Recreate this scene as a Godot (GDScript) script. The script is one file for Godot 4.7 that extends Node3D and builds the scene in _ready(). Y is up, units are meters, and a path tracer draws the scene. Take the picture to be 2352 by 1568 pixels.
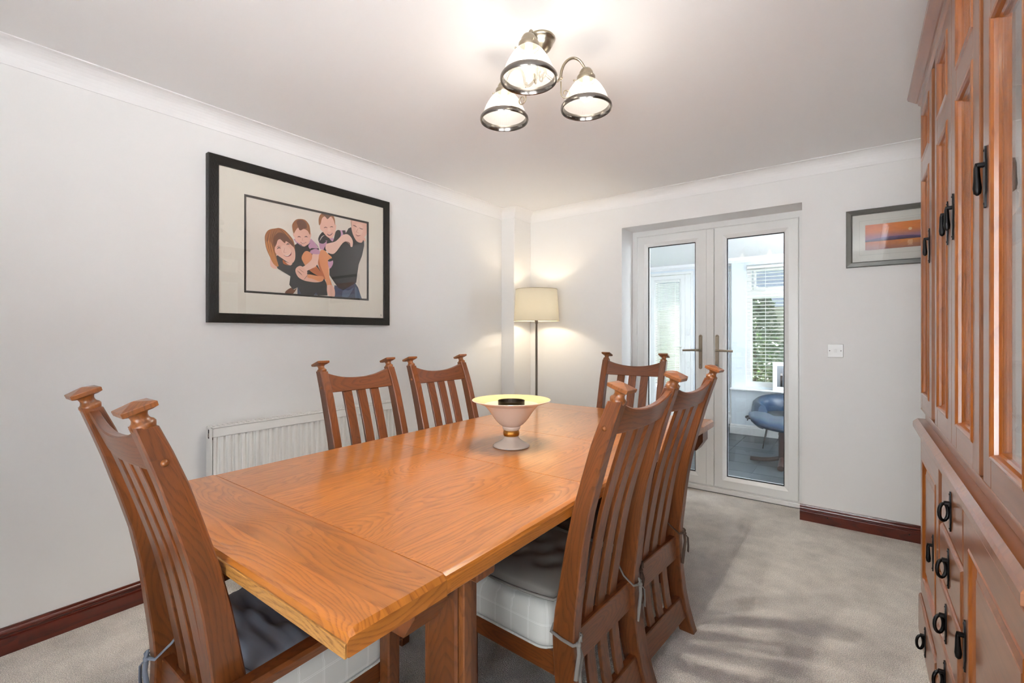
extends Node3D
# A dining room: oak table with six slat-back chairs, display cabinet, French doors to a sunroom.
# x runs along the back wall, y is up, z comes toward the viewer along the left wall; metres.

const ROOM_W := 3.34
const ROOM_L := 4.55
const ROOM_H := 2.4

var M := {}
var used := {}
var rng := RandomNumberGenerator.new()


# ---------------------------------------------------------------- geometry
class Geo:
	var v := PackedVector3Array()
	var n := PackedVector3Array()
	var t := PackedVector2Array()
	var xf := Transform3D()
	var uvo := Vector2.ZERO

	func tri(a, b, c, na, nb, nc, ua, ub, uc):
		var g = (b - a).cross(c - a)
		if g.length_squared() < 1e-16:
			return
		if g.dot(na + nb + nc) > 0.0:
			v.append_array([xf * a, xf * c, xf * b])
			n.append_array([(xf.basis * na).normalized(), (xf.basis * nc).normalized(), (xf.basis * nb).normalized()])
			t.append_array([ua + uvo, uc + uvo, ub + uvo])
		else:
			v.append_array([xf * a, xf * b, xf * c])
			n.append_array([(xf.basis * na).normalized(), (xf.basis * nb).normalized(), (xf.basis * nc).normalized()])
			t.append_array([ua + uvo, ub + uvo, uc + uvo])

	func quad(a, b, c, d, nn, ua = Vector2(0, 0), ub = Vector2(1, 0), uc = Vector2(1, 1), ud = Vector2(0, 1)):
		tri(a, b, c, nn, nn, nn, ua, ub, uc)
		tri(a, c, d, nn, nn, nn, ua, uc, ud)

	# a skin over closed sections, all with the same number of points
	func loft(secs: Array, smooth := false, flat_len := false, caps := true):
		var m = secs.size()
		var k = secs[0].size()
		var cen = []
		for s in secs:
			var c = Vector3.ZERO
			for p in s:
				c += p
			cen.append(c / k)
		var en = []
		var total = 0.0
		for i in m:
			var row = []
			for j in k:
				var j2 = (j + 1) % k
				var e = secs[i][j2] - secs[i][j]
				if e.length_squared() < 1e-14:
					e = secs[mini(i + 1, m - 1)][j2] - secs[mini(i + 1, m - 1)][j]
				if e.length_squared() < 1e-14:
					e = secs[maxi(i - 1, 0)][j2] - secs[maxi(i - 1, 0)][j]
				var a = secs[mini(i + 1, m - 1)]
				var b = secs[maxi(i - 1, 0)]
				var tg = (a[j] + a[j2] - b[j] - b[j2])
				var nn = e.cross(tg).normalized()
				row.append(nn)
				total += nn.dot((secs[i][j] + secs[i][j2]) * 0.5 - cen[i]) * e.length()
			en.append(row)
		var sg = 1.0 if total >= 0.0 else -1.0
		var us = [0.0]
		for i in range(1, m):
			us.append(us[i - 1] + maxf((cen[i] - cen[i - 1]).length(), (secs[i][0] - secs[i - 1][0]).length() * 0.5))
		var vs = [0.0]
		var ref = secs[m / 2]
		for j in k:
			vs.append(vs[j] + (ref[(j + 1) % k] - ref[j]).length())
		for i in m - 1:
			for j in k:
				var j2 = (j + 1) % k
				var a = secs[i][j]
				var b = secs[i][j2]
				var c = secs[i + 1][j2]
				var d = secs[i + 1][j]
				var na
				var nb
				var nc
				var nd
				if flat_len:
					var g = ((b - a) + (c - d)).cross((d - a) + (c - b)).normalized() * sg
					na = g
					nb = g
					nc = g
					nd = g
				elif smooth:
					var jm = (j + k - 1) % k
					na = (en[i][j] + en[i][jm]) * sg
					nb = (en[i][j] + en[i][j2]) * sg
					nc = (en[i + 1][j] + en[i + 1][j2]) * sg
					nd = (en[i + 1][j] + en[i + 1][jm]) * sg
				else:
					na = en[i][j] * sg
					nb = na
					nc = en[i + 1][j] * sg
					nd = nc
				tri(a, b, c, na, nb, nc, Vector2(us[i], vs[j]), Vector2(us[i], vs[j + 1]), Vector2(us[i + 1], vs[j + 1]))
				tri(a, c, d, na, nc, nd, Vector2(us[i], vs[j]), Vector2(us[i + 1], vs[j + 1]), Vector2(us[i + 1], vs[j]))
		if caps:
			cap(secs[0], cen[0] - cen[1])
			cap(secs[m - 1], cen[m - 1] - cen[m - 2])

	func cap(s, towards):
		var k = s.size()
		var nn = Vector3.ZERO
		for j in range(1, k - 1):
			nn += (s[j] - s[0]).cross(s[j + 1] - s[0])
		if nn.length_squared() < 1e-16:
			return
		nn = nn.normalized()
		var ax = (s[1] - s[0]).normalized()
		if ax.length_squared() < 0.5:
			ax = (s[2] - s[0]).normalized()
		var ay = nn.cross(ax)
		var flat := PackedVector2Array()
		for p in s:
			flat.append(Vector2((p - s[0]).dot(ax), (p - s[0]).dot(ay)))
		var idx = Geometry2D.triangulate_polygon(flat)
		if nn.dot(towards) < 0.0:
			nn = -nn
		if idx.is_empty():
			for j in range(1, k - 1):
				tri(s[0], s[j], s[j + 1], nn, nn, nn, flat[0], flat[j], flat[j + 1])
			return
		for q in range(0, idx.size(), 3):
			tri(s[idx[q]], s[idx[q + 1]], s[idx[q + 2]], nn, nn, nn, flat[idx[q]], flat[idx[q + 1]], flat[idx[q + 2]])

	# chamfered box; the grain (u) runs along the given axis
	func box(c: Vector3, s: Vector3, ch := 0.002, axis := 0):
		var h = s * 0.5
		ch = minf(ch, minf(h.x, minf(h.y, h.z)) * 0.95)
		var a1 = (axis + 1) % 3
		var a2 = (axis + 2) % 3
		var secs = []
		var st = [[-h[axis], ch], [-h[axis] + ch, 0.0], [h[axis] - ch, 0.0], [h[axis], ch]]
		if ch < 0.0003:
			st = [[-h[axis], 0.0], [h[axis], 0.0]]
		for q in st:
			var p := PackedVector3Array()
			var w1 = h[a1] - q[1]
			var w2 = h[a2] - q[1]
			var pts = []
			if ch < 0.0003:
				pts = [[-w1, -w2], [w1, -w2], [w1, w2], [-w1, w2]]
			else:
				pts = [[-w1 + ch, -w2], [w1 - ch, -w2], [w1, -w2 + ch], [w1, w2 - ch], [w1 - ch, w2], [-w1 + ch, w2], [-w1, w2 - ch], [-w1, -w2 + ch]]
			for r in pts:
				var o := Vector3.ZERO
				o[axis] = q[0]
				o[a1] = r[0]
				o[a2] = r[1]
				p.append(c + o)
			secs.append(p)
		loft(secs, false, true)

	func span(lo: Vector3, hi: Vector3, ch := 0.002, axis := 0):
		box((lo + hi) * 0.5, (hi - lo).abs(), ch, axis)

	# a profile in the plane across `axis` pushed along it from a to b; profile points give the two other axes in cyclic order
	func prism(profile: Array, axis: int, a: float, b: float):
		var secs = []
		for q in [a, b]:
			var p := PackedVector3Array()
			for r in profile:
				var o := Vector3.ZERO
				o[axis] = q
				o[(axis + 1) % 3] = r[0]
				o[(axis + 2) % 3] = r[1]
				p.append(o)
			secs.append(p)
		loft(secs, false, true)

	# turned round y; points are (radius, height); amp and count flute it
	func lathe(pr: Array, seg := 32, amp := 0.0, count := 0, inner := false, a0 := 0.0, a1 := TAU):
		var m = pr.size()
		var sn = []
		var total = 0.0
		for i in m - 1:
			var d = Vector2(pr[i + 1][0] - pr[i][0], pr[i + 1][1] - pr[i][1])
			sn.append(Vector2(d.y, -d.x).normalized())
		var sg = -1.0 if inner else 1.0
		var vs = [0.0]
		for i in m - 1:
			vs.append(vs[i] + Vector2(pr[i + 1][0] - pr[i][0], pr[i + 1][1] - pr[i][1]).length())
		for i in m - 1:
			var n0 = sn[i]
			var n1 = sn[i]
			if i > 0 and sn[i - 1].dot(sn[i]) > 0.6:
				n0 = (sn[i] + sn[i - 1]).normalized()
			if i < m - 2 and sn[i + 1].dot(sn[i]) > 0.6:
				n1 = (sn[i] + sn[i + 1]).normalized()
			for j in seg:
				var th0 = a0 + (a1 - a0) * j / seg
				var th1 = a0 + (a1 - a0) * (j + 1) / seg
				var f0 = 1.0 + amp * cos(count * th0)
				var f1 = 1.0 + amp * cos(count * th1)
				var g0 = -amp * count * sin(count * th0)
				var g1 = -amp * count * sin(count * th1)
				var c0 = Vector3(cos(th0), 0, sin(th0))
				var c1 = Vector3(cos(th1), 0, sin(th1))
				var t0 = Vector3(-sin(th0), 0, cos(th0))
				var t1 = Vector3(-sin(th1), 0, cos(th1))
				var a = c0 * pr[i][0] * f0 + Vector3(0, pr[i][1], 0)
				var b = c1 * pr[i][0] * f1 + Vector3(0, pr[i][1], 0)
				var c = c1 * pr[i + 1][0] * f1 + Vector3(0, pr[i + 1][1], 0)
				var d = c0 * pr[i + 1][0] * f0 + Vector3(0, pr[i + 1][1], 0)
				var na = ((c0 - t0 * g0) * n0.x + Vector3(0, n0.y, 0)) * sg
				var nb = ((c1 - t1 * g1) * n0.x + Vector3(0, n0.y, 0)) * sg
				var nc = ((c1 - t1 * g1) * n1.x + Vector3(0, n1.y, 0)) * sg
				var nd = ((c0 - t0 * g0) * n1.x + Vector3(0, n1.y, 0)) * sg
				var ra = maxf(pr[i][0], pr[i + 1][0])
				tri(a, b, c, na, nb, nc, Vector2(vs[i], th0 * ra), Vector2(vs[i], th1 * ra), Vector2(vs[i + 1], th1 * ra))
				tri(a, c, d, na, nc, nd, Vector2(vs[i], th0 * ra), Vector2(vs[i + 1], th1 * ra), Vector2(vs[i + 1], th0 * ra))

	func tube(pts: Array, r, sides := 10, flat := 1.0):
		var secs = []
		var m = pts.size()
		var up = Vector3.UP
		var tg0 = (pts[1] - pts[0]).normalized()
		if absf(tg0.dot(up)) > 0.9:
			up = Vector3.RIGHT
		var side = tg0.cross(up).normalized()
		for i in m:
			var tg = (pts[mini(i + 1, m - 1)] - pts[maxi(i - 1, 0)]).normalized()
			side = (side - tg * side.dot(tg)).normalized()
			var bi = tg.cross(side)
			var rad = r[i] if r is Array else r
			var p := PackedVector3Array()
			for j in sides:
				var th = TAU * j / sides
				p.append(pts[i] + (side * cos(th) + bi * sin(th) * flat) * rad)
			secs.append(p)
		loft(secs, true)

	func ball(c: Vector3, r: Vector3, seg := 16, rings := 10):
		var keep = xf
		var pr = []
		for i in rings + 1:
			var a = -PI / 2 + PI * i / rings
			pr.append([maxf(cos(a), 0.0), sin(a)])
		xf = keep * Transform3D(Basis.from_scale(r), c)
		lathe(pr, seg)
		xf = keep

	func mesh() -> ArrayMesh:
		var arr = []
		arr.resize(Mesh.ARRAY_MAX)
		arr[Mesh.ARRAY_VERTEX] = v
		arr[Mesh.ARRAY_NORMAL] = n
		arr[Mesh.ARRAY_TEX_UV] = t
		var m := ArrayMesh.new()
		m.add_surface_from_arrays(Mesh.PRIMITIVE_TRIANGLES, arr)
		return m


func geo() -> Geo:
	var g := Geo.new()
	g.uvo = Vector2(rng.randf(), rng.randf())
	return g


# ---------------------------------------------------------------- scene tree
func numbered(called: String) -> String:
	var k = used.get(called, 0)
	used[called] = k + 1
	return called if k == 0 else "%s_%03d" % [called, k]


func obj(called: String, g, mat, parent = null) -> MeshInstance3D:
	var o := MeshInstance3D.new()
	o.mesh = g.mesh() if g is Geo else g
	o.material_override = mat
	if parent == null:
		o.name = numbered(called)
		add_child(o, true)
	else:
		o.name = called
		parent.add_child(o, true)
	return o


func tag(o, label: String, category: String, group := "") -> void:
	o.set_meta("label", label)
	o.set_meta("category", category)
	if group != "":
		o.set_meta("group", group)


func thing(called: String, label: String, category: String, at := Vector3.ZERO, turn := 0.0, group := "") -> Node3D:
	var o := Node3D.new()
	o.name = numbered(called)
	add_child(o, true)
	o.position = at
	o.rotation.y = turn
	tag(o, label, category, group)
	return o


func struct(called: String, g, mat, label := "") -> Node3D:
	var o
	if g == null:
		o = Node3D.new()
		o.name = numbered(called)
		add_child(o, true)
	else:
		o = obj(called, g, mat)
	o.set_meta("kind", "structure")
	if label != "":
		o.set_meta("label", label)
	return o


func dup(root: Node3D, at: Vector3, turn: float, label: String, group := "") -> Node3D:
	var base = root.name.rstrip("0123456789").rstrip("_")
	var r = root.duplicate()
	r.name = numbered(base)
	add_child(r, true)
	r.position = at
	r.rotation = Vector3(0, turn, 0)
	r.set_meta("label", label)
	if group != "":
		r.set_meta("group", group)
	return r


# light that a bulb throws down and sideways, less of it upwards than a bare bulb would
func downlight(parent, at: Vector3, energy: float, col: Color, size: float, angle: float) -> void:
	var l := SpotLight3D.new()
	l.name = "bulb_downlight"
	l.light_energy = energy
	l.light_color = col
	l.light_size = size
	l.spot_angle = angle
	l.spot_angle_attenuation = 0.7
	l.spot_range = 12.0
	l.spot_attenuation = 2.0
	l.shadow_enabled = true
	parent.add_child(l, true)
	l.position = at
	l.rotation.x = -PI / 2


func lamp(parent, at: Vector3, energy: float, col: Color, size: float, called := "bulb_light") -> void:
	var l := OmniLight3D.new()
	l.name = called
	l.light_energy = energy
	l.light_color = col
	l.light_size = size
	l.omni_range = 12.0
	l.omni_attenuation = 2.0
	l.shadow_enabled = true
	parent.add_child(l, true)
	l.position = at


# ---------------------------------------------------------------- materials
func mat(called: String, c: Color, rough: float, metal := 0.0) -> StandardMaterial3D:
	var m := StandardMaterial3D.new()
	m.resource_name = called
	m.albedo_color = c
	m.roughness = rough
	m.metallic = metal
	M[called] = m
	return m


func noise(freq: float, sd: int, octaves := 3) -> FastNoiseLite:
	var f := FastNoiseLite.new()
	f.noise_type = FastNoiseLite.TYPE_SIMPLEX_SMOOTH
	f.frequency = freq
	f.seed = sd
	f.fractal_octaves = octaves
	return f


# sawn timber, u (x) along the grain: rings of a tree cut into boards of width bw; lu x lv metres
func wood_image(w: int, h: int, lu: float, lv: float, sd: int, bw: float, rings: float, cath: float, base: Color, line: Color, strength: float, fleck := 0.1) -> Image:
	var n1 := noise(1.0, sd, 2)
	var n2 := noise(1.0, sd + 7, 1)
	var n3 := noise(1.0, sd + 13, 1)
	var data := PackedByteArray()
	data.resize(w * h * 3)
	var k := 0
	for y in h:
		var vv := float(y) / h * lv
		var b := floorf(vv / bw)
		var lvv := vv - (b + 0.5) * bw
		var tone := n2.get_noise_2d(b * 37.7, 90.0) * 0.12
		for x in w:
			var uu := float(x) / w * lu
			var dep := 0.004 + cath * (0.5 + n2.get_noise_2d(uu * 1.7 + b * 31.0, b * 9.0))
			var wv := n1.get_noise_2d(uu * 3.2 + b * 17.0, vv * 17.0) * 0.011
			var r := sqrt(lvv * lvv + dep * dep) + wv
			var f := r * rings * (1.0 + 0.25 * n2.get_noise_2d(uu * 0.7, r * 9.0 + b * 11.0))
			f -= floorf(f)
			var dark := smoothstep(0.45, 0.9, f) * (1.0 - smoothstep(0.93, 1.0, f))
			var pore := n3.get_noise_2d(uu * 34.0, vv * 950.0)
			dark = dark * strength * (0.75 + 0.5 * pore) + maxf(0.0, pore) * fleck
			var tn := 1.0 + tone + 0.06 * n3.get_noise_2d(uu * 4.0, vv * 40.0)
			data[k] = clampi(int((base.r + (line.r - base.r) * dark) * tn * 255.0), 0, 255)
			data[k + 1] = clampi(int((base.g + (line.g - base.g) * dark) * tn * 255.0), 0, 255)
			data[k + 2] = clampi(int((base.b + (line.b - base.b) * dark) * tn * 255.0), 0, 255)
			k += 3
	return Image.create_from_data(w, h, false, Image.FORMAT_RGB8, data)


func wood(called: String, im: Image, lu: float, lv: float, rough: float, coat := 0.0) -> StandardMaterial3D:
	var m := mat(called, Color.WHITE, rough)
	m.albedo_texture = ImageTexture.create_from_image(im)
	m.uv1_scale = Vector3(1.0 / lu, 1.0 / lv, 1.0)
	if coat > 0.0:
		m.clearcoat_enabled = true
		m.clearcoat = coat
		m.clearcoat_roughness = 0.12
	return m


func glass(called: String, a := 0.04, rough := 0.0) -> StandardMaterial3D:
	var m := mat(called, Color(0.93, 0.96, 0.96, a), rough)
	m.transparency = BaseMaterial3D.TRANSPARENCY_ALPHA
	return m


func materials() -> void:
	mat("wall", Color(0.935, 0.93, 0.922), 0.85)
	mat("ceiling", Color(0.94, 0.935, 0.93), 0.9)
	mat("coving", Color(0.945, 0.94, 0.935), 0.7)
	mat("sunroom_wall", Color(0.87, 0.9, 0.92), 0.8)
	mat("upvc", Color(0.92, 0.92, 0.91), 0.28)
	mat("gasket", Color(0.06, 0.06, 0.065), 0.6)
	mat("nickel", Color(0.66, 0.62, 0.55), 0.3, 1.0)
	mat("steel", Color(0.62, 0.6, 0.57), 0.35, 1.0)
	mat("dark_hole", Color(0.05, 0.05, 0.05), 0.7)
	mat("iron", Color(0.075, 0.075, 0.08), 0.38, 0.6)
	mat("radiator", Color(0.92, 0.915, 0.9), 0.35)
	mat("switch", Color(0.9, 0.9, 0.89), 0.3)
	glass("pane", 0.03)
	glass("cab_pane", 0.03)
	# timber
	wood("table_oak", wood_image(1280, 1280, 1.2, 1.2, 11, 0.27, 92.0, 0.085, Color(0.66, 0.40, 0.145), Color(0.36, 0.17, 0.05), 0.36, 0.08), 1.2, 1.2, 0.3, 0.55)
	wood("edge_oak", wood_image(768, 128, 1.2, 0.2, 23, 0.2, 80.0, 0.05, Color(0.70, 0.50, 0.25), Color(0.45, 0.27, 0.09), 0.6, 0.4), 1.2, 0.2, 0.35, 0.4)
	wood("chair_oak", wood_image(1024, 256, 1.4, 0.28, 37, 0.14, 85.0, 0.06, Color(0.47, 0.255, 0.105), Color(0.27, 0.125, 0.045), 0.4, 0.14), 1.4, 0.28, 0.36, 0.35)
	wood("chair_oak_pale", wood_image(768, 192, 1.4, 0.28, 41, 0.14, 85.0, 0.06, Color(0.53, 0.31, 0.14), Color(0.33, 0.16, 0.06), 0.4, 0.16), 1.4, 0.28, 0.36, 0.35)
	wood("cabinet_wood", wood_image(1024, 256, 1.4, 0.35, 53, 0.35, 34.0, 0.05, Color(0.52, 0.315, 0.18), Color(0.42, 0.23, 0.12), 0.3, 0.05), 1.4, 0.35, 0.3, 0.5)
	wood("cabinet_bead", wood_image(768, 96, 1.4, 0.18, 59, 0.18, 60.0, 0.05, Color(0.56, 0.31, 0.1), Color(0.4, 0.19, 0.05), 0.4, 0.1), 1.4, 0.18, 0.28, 0.6)
	wood("mahogany", wood_image(1024, 128, 1.6, 0.2, 61, 0.2, 30.0, 0.05, Color(0.37, 0.115, 0.04), Color(0.2, 0.05, 0.015), 0.55, 0.08), 1.6, 0.2, 0.3, 0.5)
	carpet_material()


func carpet_material() -> void:
	var a := noise(0.02, 5, 2).get_seamless_image(1024, 1024)
	var b := noise(0.3, 6, 2).get_seamless_image(1024, 1024)
	var c := noise(0.006, 8, 3).get_seamless_image(1024, 1024)
	for i in [a, b, c]:
		i.convert(Image.FORMAT_L8)
	var da := a.get_data()
	var db := b.get_data()
	var dc := c.get_data()
	var out := PackedByteArray()
	out.resize(1024 * 1024 * 3)
	var hgt := PackedByteArray()
	hgt.resize(1024 * 1024)
	for i in 1024 * 1024:
		var f := (db[i] / 255.0 - 0.5)
		var s := 0.97 + 0.62 * f + 0.05 * (da[i] / 255.0 - 0.5) + 0.13 * (dc[i] / 255.0 - 0.5)
		out[i * 3] = clampi(int(0.885 * s * 255.0), 0, 255)
		out[i * 3 + 1] = clampi(int(0.855 * s * 255.0), 0, 255)
		out[i * 3 + 2] = clampi(int(0.82 * s * 255.0), 0, 255)
		hgt[i] = db[i]
	var m := mat("carpet", Color.WHITE, 0.95)
	m.albedo_texture = ImageTexture.create_from_image(Image.create_from_data(1024, 1024, false, Image.FORMAT_RGB8, out))
	m.heightmap_enabled = true
	m.heightmap_texture = ImageTexture.create_from_image(Image.create_from_data(1024, 1024, false, Image.FORMAT_L8, hgt))
	m.heightmap_scale = 0.8
	m.uv1_scale = Vector3(1.0 / 1.3, 1.0 / 1.3, 1.0)
	m.rim_enabled = true
	m.rim = 0.4
	m.rim_tint = 0.5


# ---------------------------------------------------------------- main
func _ready() -> void:
	rng.seed = 4711
	var cam := Camera3D.new()
	cam.name = "camera"
	add_child(cam)
	var near := 0.05
	cam.position = Vector3(2.6955, 1.2564, 3.709)
	cam.rotation.y = 0.641405
	cam.set_frustum(2.0 * near * 784.0 / 1072.9, Vector2(0, -near * 18.6 / 1072.9), near, 120.0)
	cam.current = true

	var e := Environment.new()
	e.background_mode = Environment.BG_SKY
	var sm := ProceduralSkyMaterial.new()
	sm.sky_top_color = Color(0.45, 0.63, 0.88)
	sm.sky_horizon_color = Color(0.76, 0.86, 0.96)
	sm.sky_curve = 0.25
	sm.ground_bottom_color = Color(0.45, 0.46, 0.44)
	sm.ground_horizon_color = Color(0.72, 0.76, 0.78)
	sm.sky_energy_multiplier = 0.34
	sm.ground_energy_multiplier = 0.34
	var sky := Sky.new()
	sky.sky_material = sm
	e.sky = sky
	e.tonemap_mode = Environment.TONE_MAPPER_LINEAR
	e.tonemap_exposure = 8.2
	e.sdfgi_enabled = true
	e.ssao_enabled = true
	e.ssil_enabled = true
	var we := WorldEnvironment.new()
	we.name = "environment"
	we.environment = e
	add_child(we)

	var sun := DirectionalLight3D.new()
	sun.name = "sun"
	sun.light_energy = 5.6
	sun.light_color = Color(0.97, 0.985, 1.0)
	sun.light_angular_distance = 0.6
	sun.shadow_enabled = true
	sun.sky_mode = DirectionalLight3D.SKY_MODE_LIGHT_ONLY
	add_child(sun)
	sun.look_at_from_position(Vector3(-8, 9.5, -3), Vector3.ZERO)

	materials()
	room()
	french_doors()
	sunroom()
	garden()
	table()
	chairs()
	cabinet()
	ceiling_light()
	floor_lamp()
	radiator()
	pictures()
	bowl()
	light_switch()


# ---------------------------------------------------------------- shared shapes
# a profile (offset to the left of travel, height) carried along a polyline of (x, z) with mitred corners
func run_profile(g: Geo, path: Array, profile: Array, closed := false) -> void:
	var m = path.size()
	var secs = []
	var count = m + 1 if closed else m
	for q in count:
		var i = q % m
		var p: Vector2 = path[i]
		var d0: Vector2
		var d1: Vector2
		if closed or i > 0:
			d0 = (p - path[(i + m - 1) % m]).normalized()
		if closed or i < m - 1:
			d1 = (path[(i + 1) % m] - p).normalized()
		if d0 == Vector2.ZERO:
			d0 = d1
		if d1 == Vector2.ZERO:
			d1 = d0
		var n0 := Vector2(d0.y, -d0.x)
		var n1 := Vector2(d1.y, -d1.x)
		var mi := (n0 + n1) / (1.0 + n0.dot(n1))
		var s := PackedVector3Array()
		for r in profile:
			s.append(Vector3(p.x + mi.x * r[0], r[1], p.y + mi.y * r[0]))
		secs.append(s)
	for i in secs.size() - 1:
		g.loft([secs[i], secs[i + 1]], false, true, false)
	if not closed:
		g.cap(secs[0], Vector3(path[0].x - path[1].x, 0, path[0].y - path[1].y))
		g.cap(secs[-1], Vector3(path[m - 1].x - path[m - 2].x, 0, path[m - 1].y - path[m - 2].y))


# a mitred ring in the x-y plane that faces +z; profile is (inset from the outer edge, depth)
func ring(g: Geo, x0: float, y0: float, x1: float, y1: float, profile: Array) -> void:
	var secs = []
	for c in [[x0, y0, 1, 1], [x1, y0, -1, 1], [x1, y1, -1, -1], [x0, y1, 1, -1], [x0, y0, 1, 1]]:
		var s := PackedVector3Array()
		for r in profile:
			s.append(Vector3(c[0] + c[2] * r[0], c[1] + c[3] * r[0], r[1]))
		secs.append(s)
	for i in 4:
		g.loft([secs[i], secs[i + 1]], false, true, false)


func ring_flat(g: Geo, x0: float, z0: float, x1: float, z1: float, y: float) -> void:
	g.span(Vector3(x0, y, z0), Vector3(x1, y + 0.05, z0 + 0.06), 0.002)
	g.span(Vector3(x0, y, z1 - 0.06), Vector3(x1, y + 0.05, z1), 0.002)
	g.span(Vector3(x0, y, z0), Vector3(x0 + 0.06, y + 0.05, z1), 0.002, 2)
	g.span(Vector3(x1 - 0.06, y, z0), Vector3(x1, y + 0.05, z1), 0.002, 2)
	g.span(Vector3((x0 + x1) / 2 - 0.03, y, z0), Vector3((x0 + x1) / 2 + 0.03, y + 0.05, z1), 0.002, 2)


func facing(dir: String, o: Vector3) -> Transform3D:
	match dir:
		"+x":
			return Transform3D(Basis(Vector3(0, 0, -1), Vector3.UP, Vector3(1, 0, 0)), o)
		"-x":
			return Transform3D(Basis(Vector3(0, 0, 1), Vector3.UP, Vector3(-1, 0, 0)), o)
		"-z":
			return Transform3D(Basis(Vector3(-1, 0, 0), Vector3.UP, Vector3(0, 0, -1)), o)
	return Transform3D(Basis(), o)


# ---------------------------------------------------------------- the room
func room() -> void:
	var g = geo()
	g.span(Vector3(0, -0.08, -0.2), Vector3(ROOM_W, 0, ROOM_L), 0.0)
	# one skin with square texture coordinates for the carpet
	g = Geo.new()
	g.quad(Vector3(0, 0, -0.2), Vector3(ROOM_W, 0, -0.2), Vector3(ROOM_W, 0, ROOM_L), Vector3(0, 0, ROOM_L), Vector3.UP, Vector2(0, 0), Vector2(ROOM_W, 0), Vector2(ROOM_W, ROOM_L + 0.2), Vector2(0, ROOM_L + 0.2))
	g.quad(Vector3(0, -0.08, -0.2), Vector3(ROOM_W, -0.08, -0.2), Vector3(ROOM_W, -0.08, ROOM_L), Vector3(0, -0.08, ROOM_L), Vector3.DOWN)
	g.quad(Vector3(0, 0, -0.2), Vector3(ROOM_W, 0, -0.2), Vector3(ROOM_W, -0.08, -0.2), Vector3(0, -0.08, -0.2), Vector3.FORWARD)
	struct("floor", g, M.carpet, "beige cut-pile carpet across the whole dining room")

	g = geo()
	g.span(Vector3(-0.15, -0.08, -0.3), Vector3(0, ROOM_H + 0.1, ROOM_L + 0.15), 0.0)
	struct("wall_left", g, M.wall, "plain off-white wall behind the large framed photograph")
	g = geo()
	g.span(Vector3(0, -0.08, -0.3), Vector3(1.081, ROOM_H + 0.1, 0), 0.0)
	g.span(Vector3(2.377, -0.08, -0.3), Vector3(ROOM_W + 0.15, ROOM_H + 0.1, 0), 0.0)
	g.span(Vector3(1.081, 2.143, -0.3), Vector3(2.377, ROOM_H + 0.1, 0), 0.0)
	struct("wall_back", g, M.wall, "plain off-white wall with the glazed double doors")
	g = geo()
	g.span(Vector3(0, 0, 0), Vector3(0.151, ROOM_H, 0.267), 0.004, 1)
	struct("wall_corner", g, M.wall, "boxed-in white corner pier beside the floor lamp")
	g = geo()
	g.span(Vector3(ROOM_W, -0.08, 0), Vector3(ROOM_W + 0.15, ROOM_H + 0.1, 3.1), 0.0)
	g.span(Vector3(ROOM_W, -0.08, 3.1), Vector3(ROOM_W + 0.15, 0.8, 4.4), 0.0)
	g.span(Vector3(ROOM_W, 2.15, 3.1), Vector3(ROOM_W + 0.15, ROOM_H + 0.1, 4.4), 0.0)
	g.span(Vector3(ROOM_W, -0.08, 4.4), Vector3(ROOM_W + 0.15, ROOM_H + 0.1, ROOM_L + 0.15), 0.0)
	struct("wall_right", g, M.wall)
	var w2 = struct("window_5", null, null)
	g = geo()
	g.xf = facing("-x", Vector3(ROOM_W + 0.1, 0, 3.75))
	ring(g, -0.65, 0.8, 0.65, 2.15, [[0, 0], [0.055, 0], [0.055, -0.05], [0, -0.05]])
	g.span(Vector3(-0.03, 0.85, -0.05), Vector3(0.03, 2.1, 0), 0.003, 1)
	obj("frame", g, M.upvc, w2)
	g = geo()
	g.span(Vector3(ROOM_W + 0.122, 0.85, 3.15), Vector3(ROOM_W + 0.126, 2.1, 4.35), 0.0)
	obj("pane", g, M.pane, w2)
	# front wall, behind the viewer, with a wide window
	g = geo()
	var fz0 = ROOM_L
	var fz1 = ROOM_L + 0.15
	g.span(Vector3(0, -0.08, fz0), Vector3(1.9, ROOM_H + 0.1, fz1), 0.0)
	g.span(Vector3(3.1, -0.08, fz0), Vector3(ROOM_W, ROOM_H + 0.1, fz1), 0.0)
	g.span(Vector3(1.9, -0.08, fz0), Vector3(3.1, 0.25, fz1), 0.0)
	g.span(Vector3(1.9, 2.2, fz0), Vector3(3.1, ROOM_H + 0.1, fz1), 0.0)
	struct("wall_front", g, M.wall)
	var w = struct("window_1", null, null)
	g = geo()
	g.xf = facing("-z", Vector3(2.5, 0, fz0 + 0.1))
	ring(g, -0.6, 0.25, 0.6, 2.2, [[0, 0], [0.055, 0], [0.055, -0.05], [0, -0.05]])
	g.span(Vector3(-0.03, 0.3, -0.05), Vector3(0.03, 2.15, 0.0), 0.003, 1)
	obj("frame", g, M.upvc, w)
	g = geo()
	g.span(Vector3(1.95, 0.3, fz0 + 0.122), Vector3(3.05, 2.15, fz0 + 0.126), 0.0)
	obj("pane", g, M.pane, w)

	g = geo()
	g.span(Vector3(-0.15, ROOM_H, -0.3), Vector3(ROOM_W + 0.15, ROOM_H + 0.12, ROOM_L + 0.15), 0.0)
	struct("ceiling", g, M.ceiling, "plain white ceiling above the dining table")

	# coving, walked so that the room is on the left of travel
	var cove = [[0.0, ROOM_H], [0.0, 2.3135], [0.0045, 2.3135], [0.0045, 2.319]]
	for i in 9:
		var a = PI / 2 * i / 8.0
		cove.append([0.0825 - 0.078 * cos(a), 2.319 + 0.0765 * sin(a)])
	cove.append_array([[0.0875, 2.3955], [0.0875, ROOM_H]])
	var path = [Vector2(0, ROOM_L), Vector2(0, 0.267), Vector2(0.151, 0.267), Vector2(0.151, 0), Vector2(ROOM_W, 0), Vector2(ROOM_W, ROOM_L)]
	path.reverse()
	g = geo()
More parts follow.
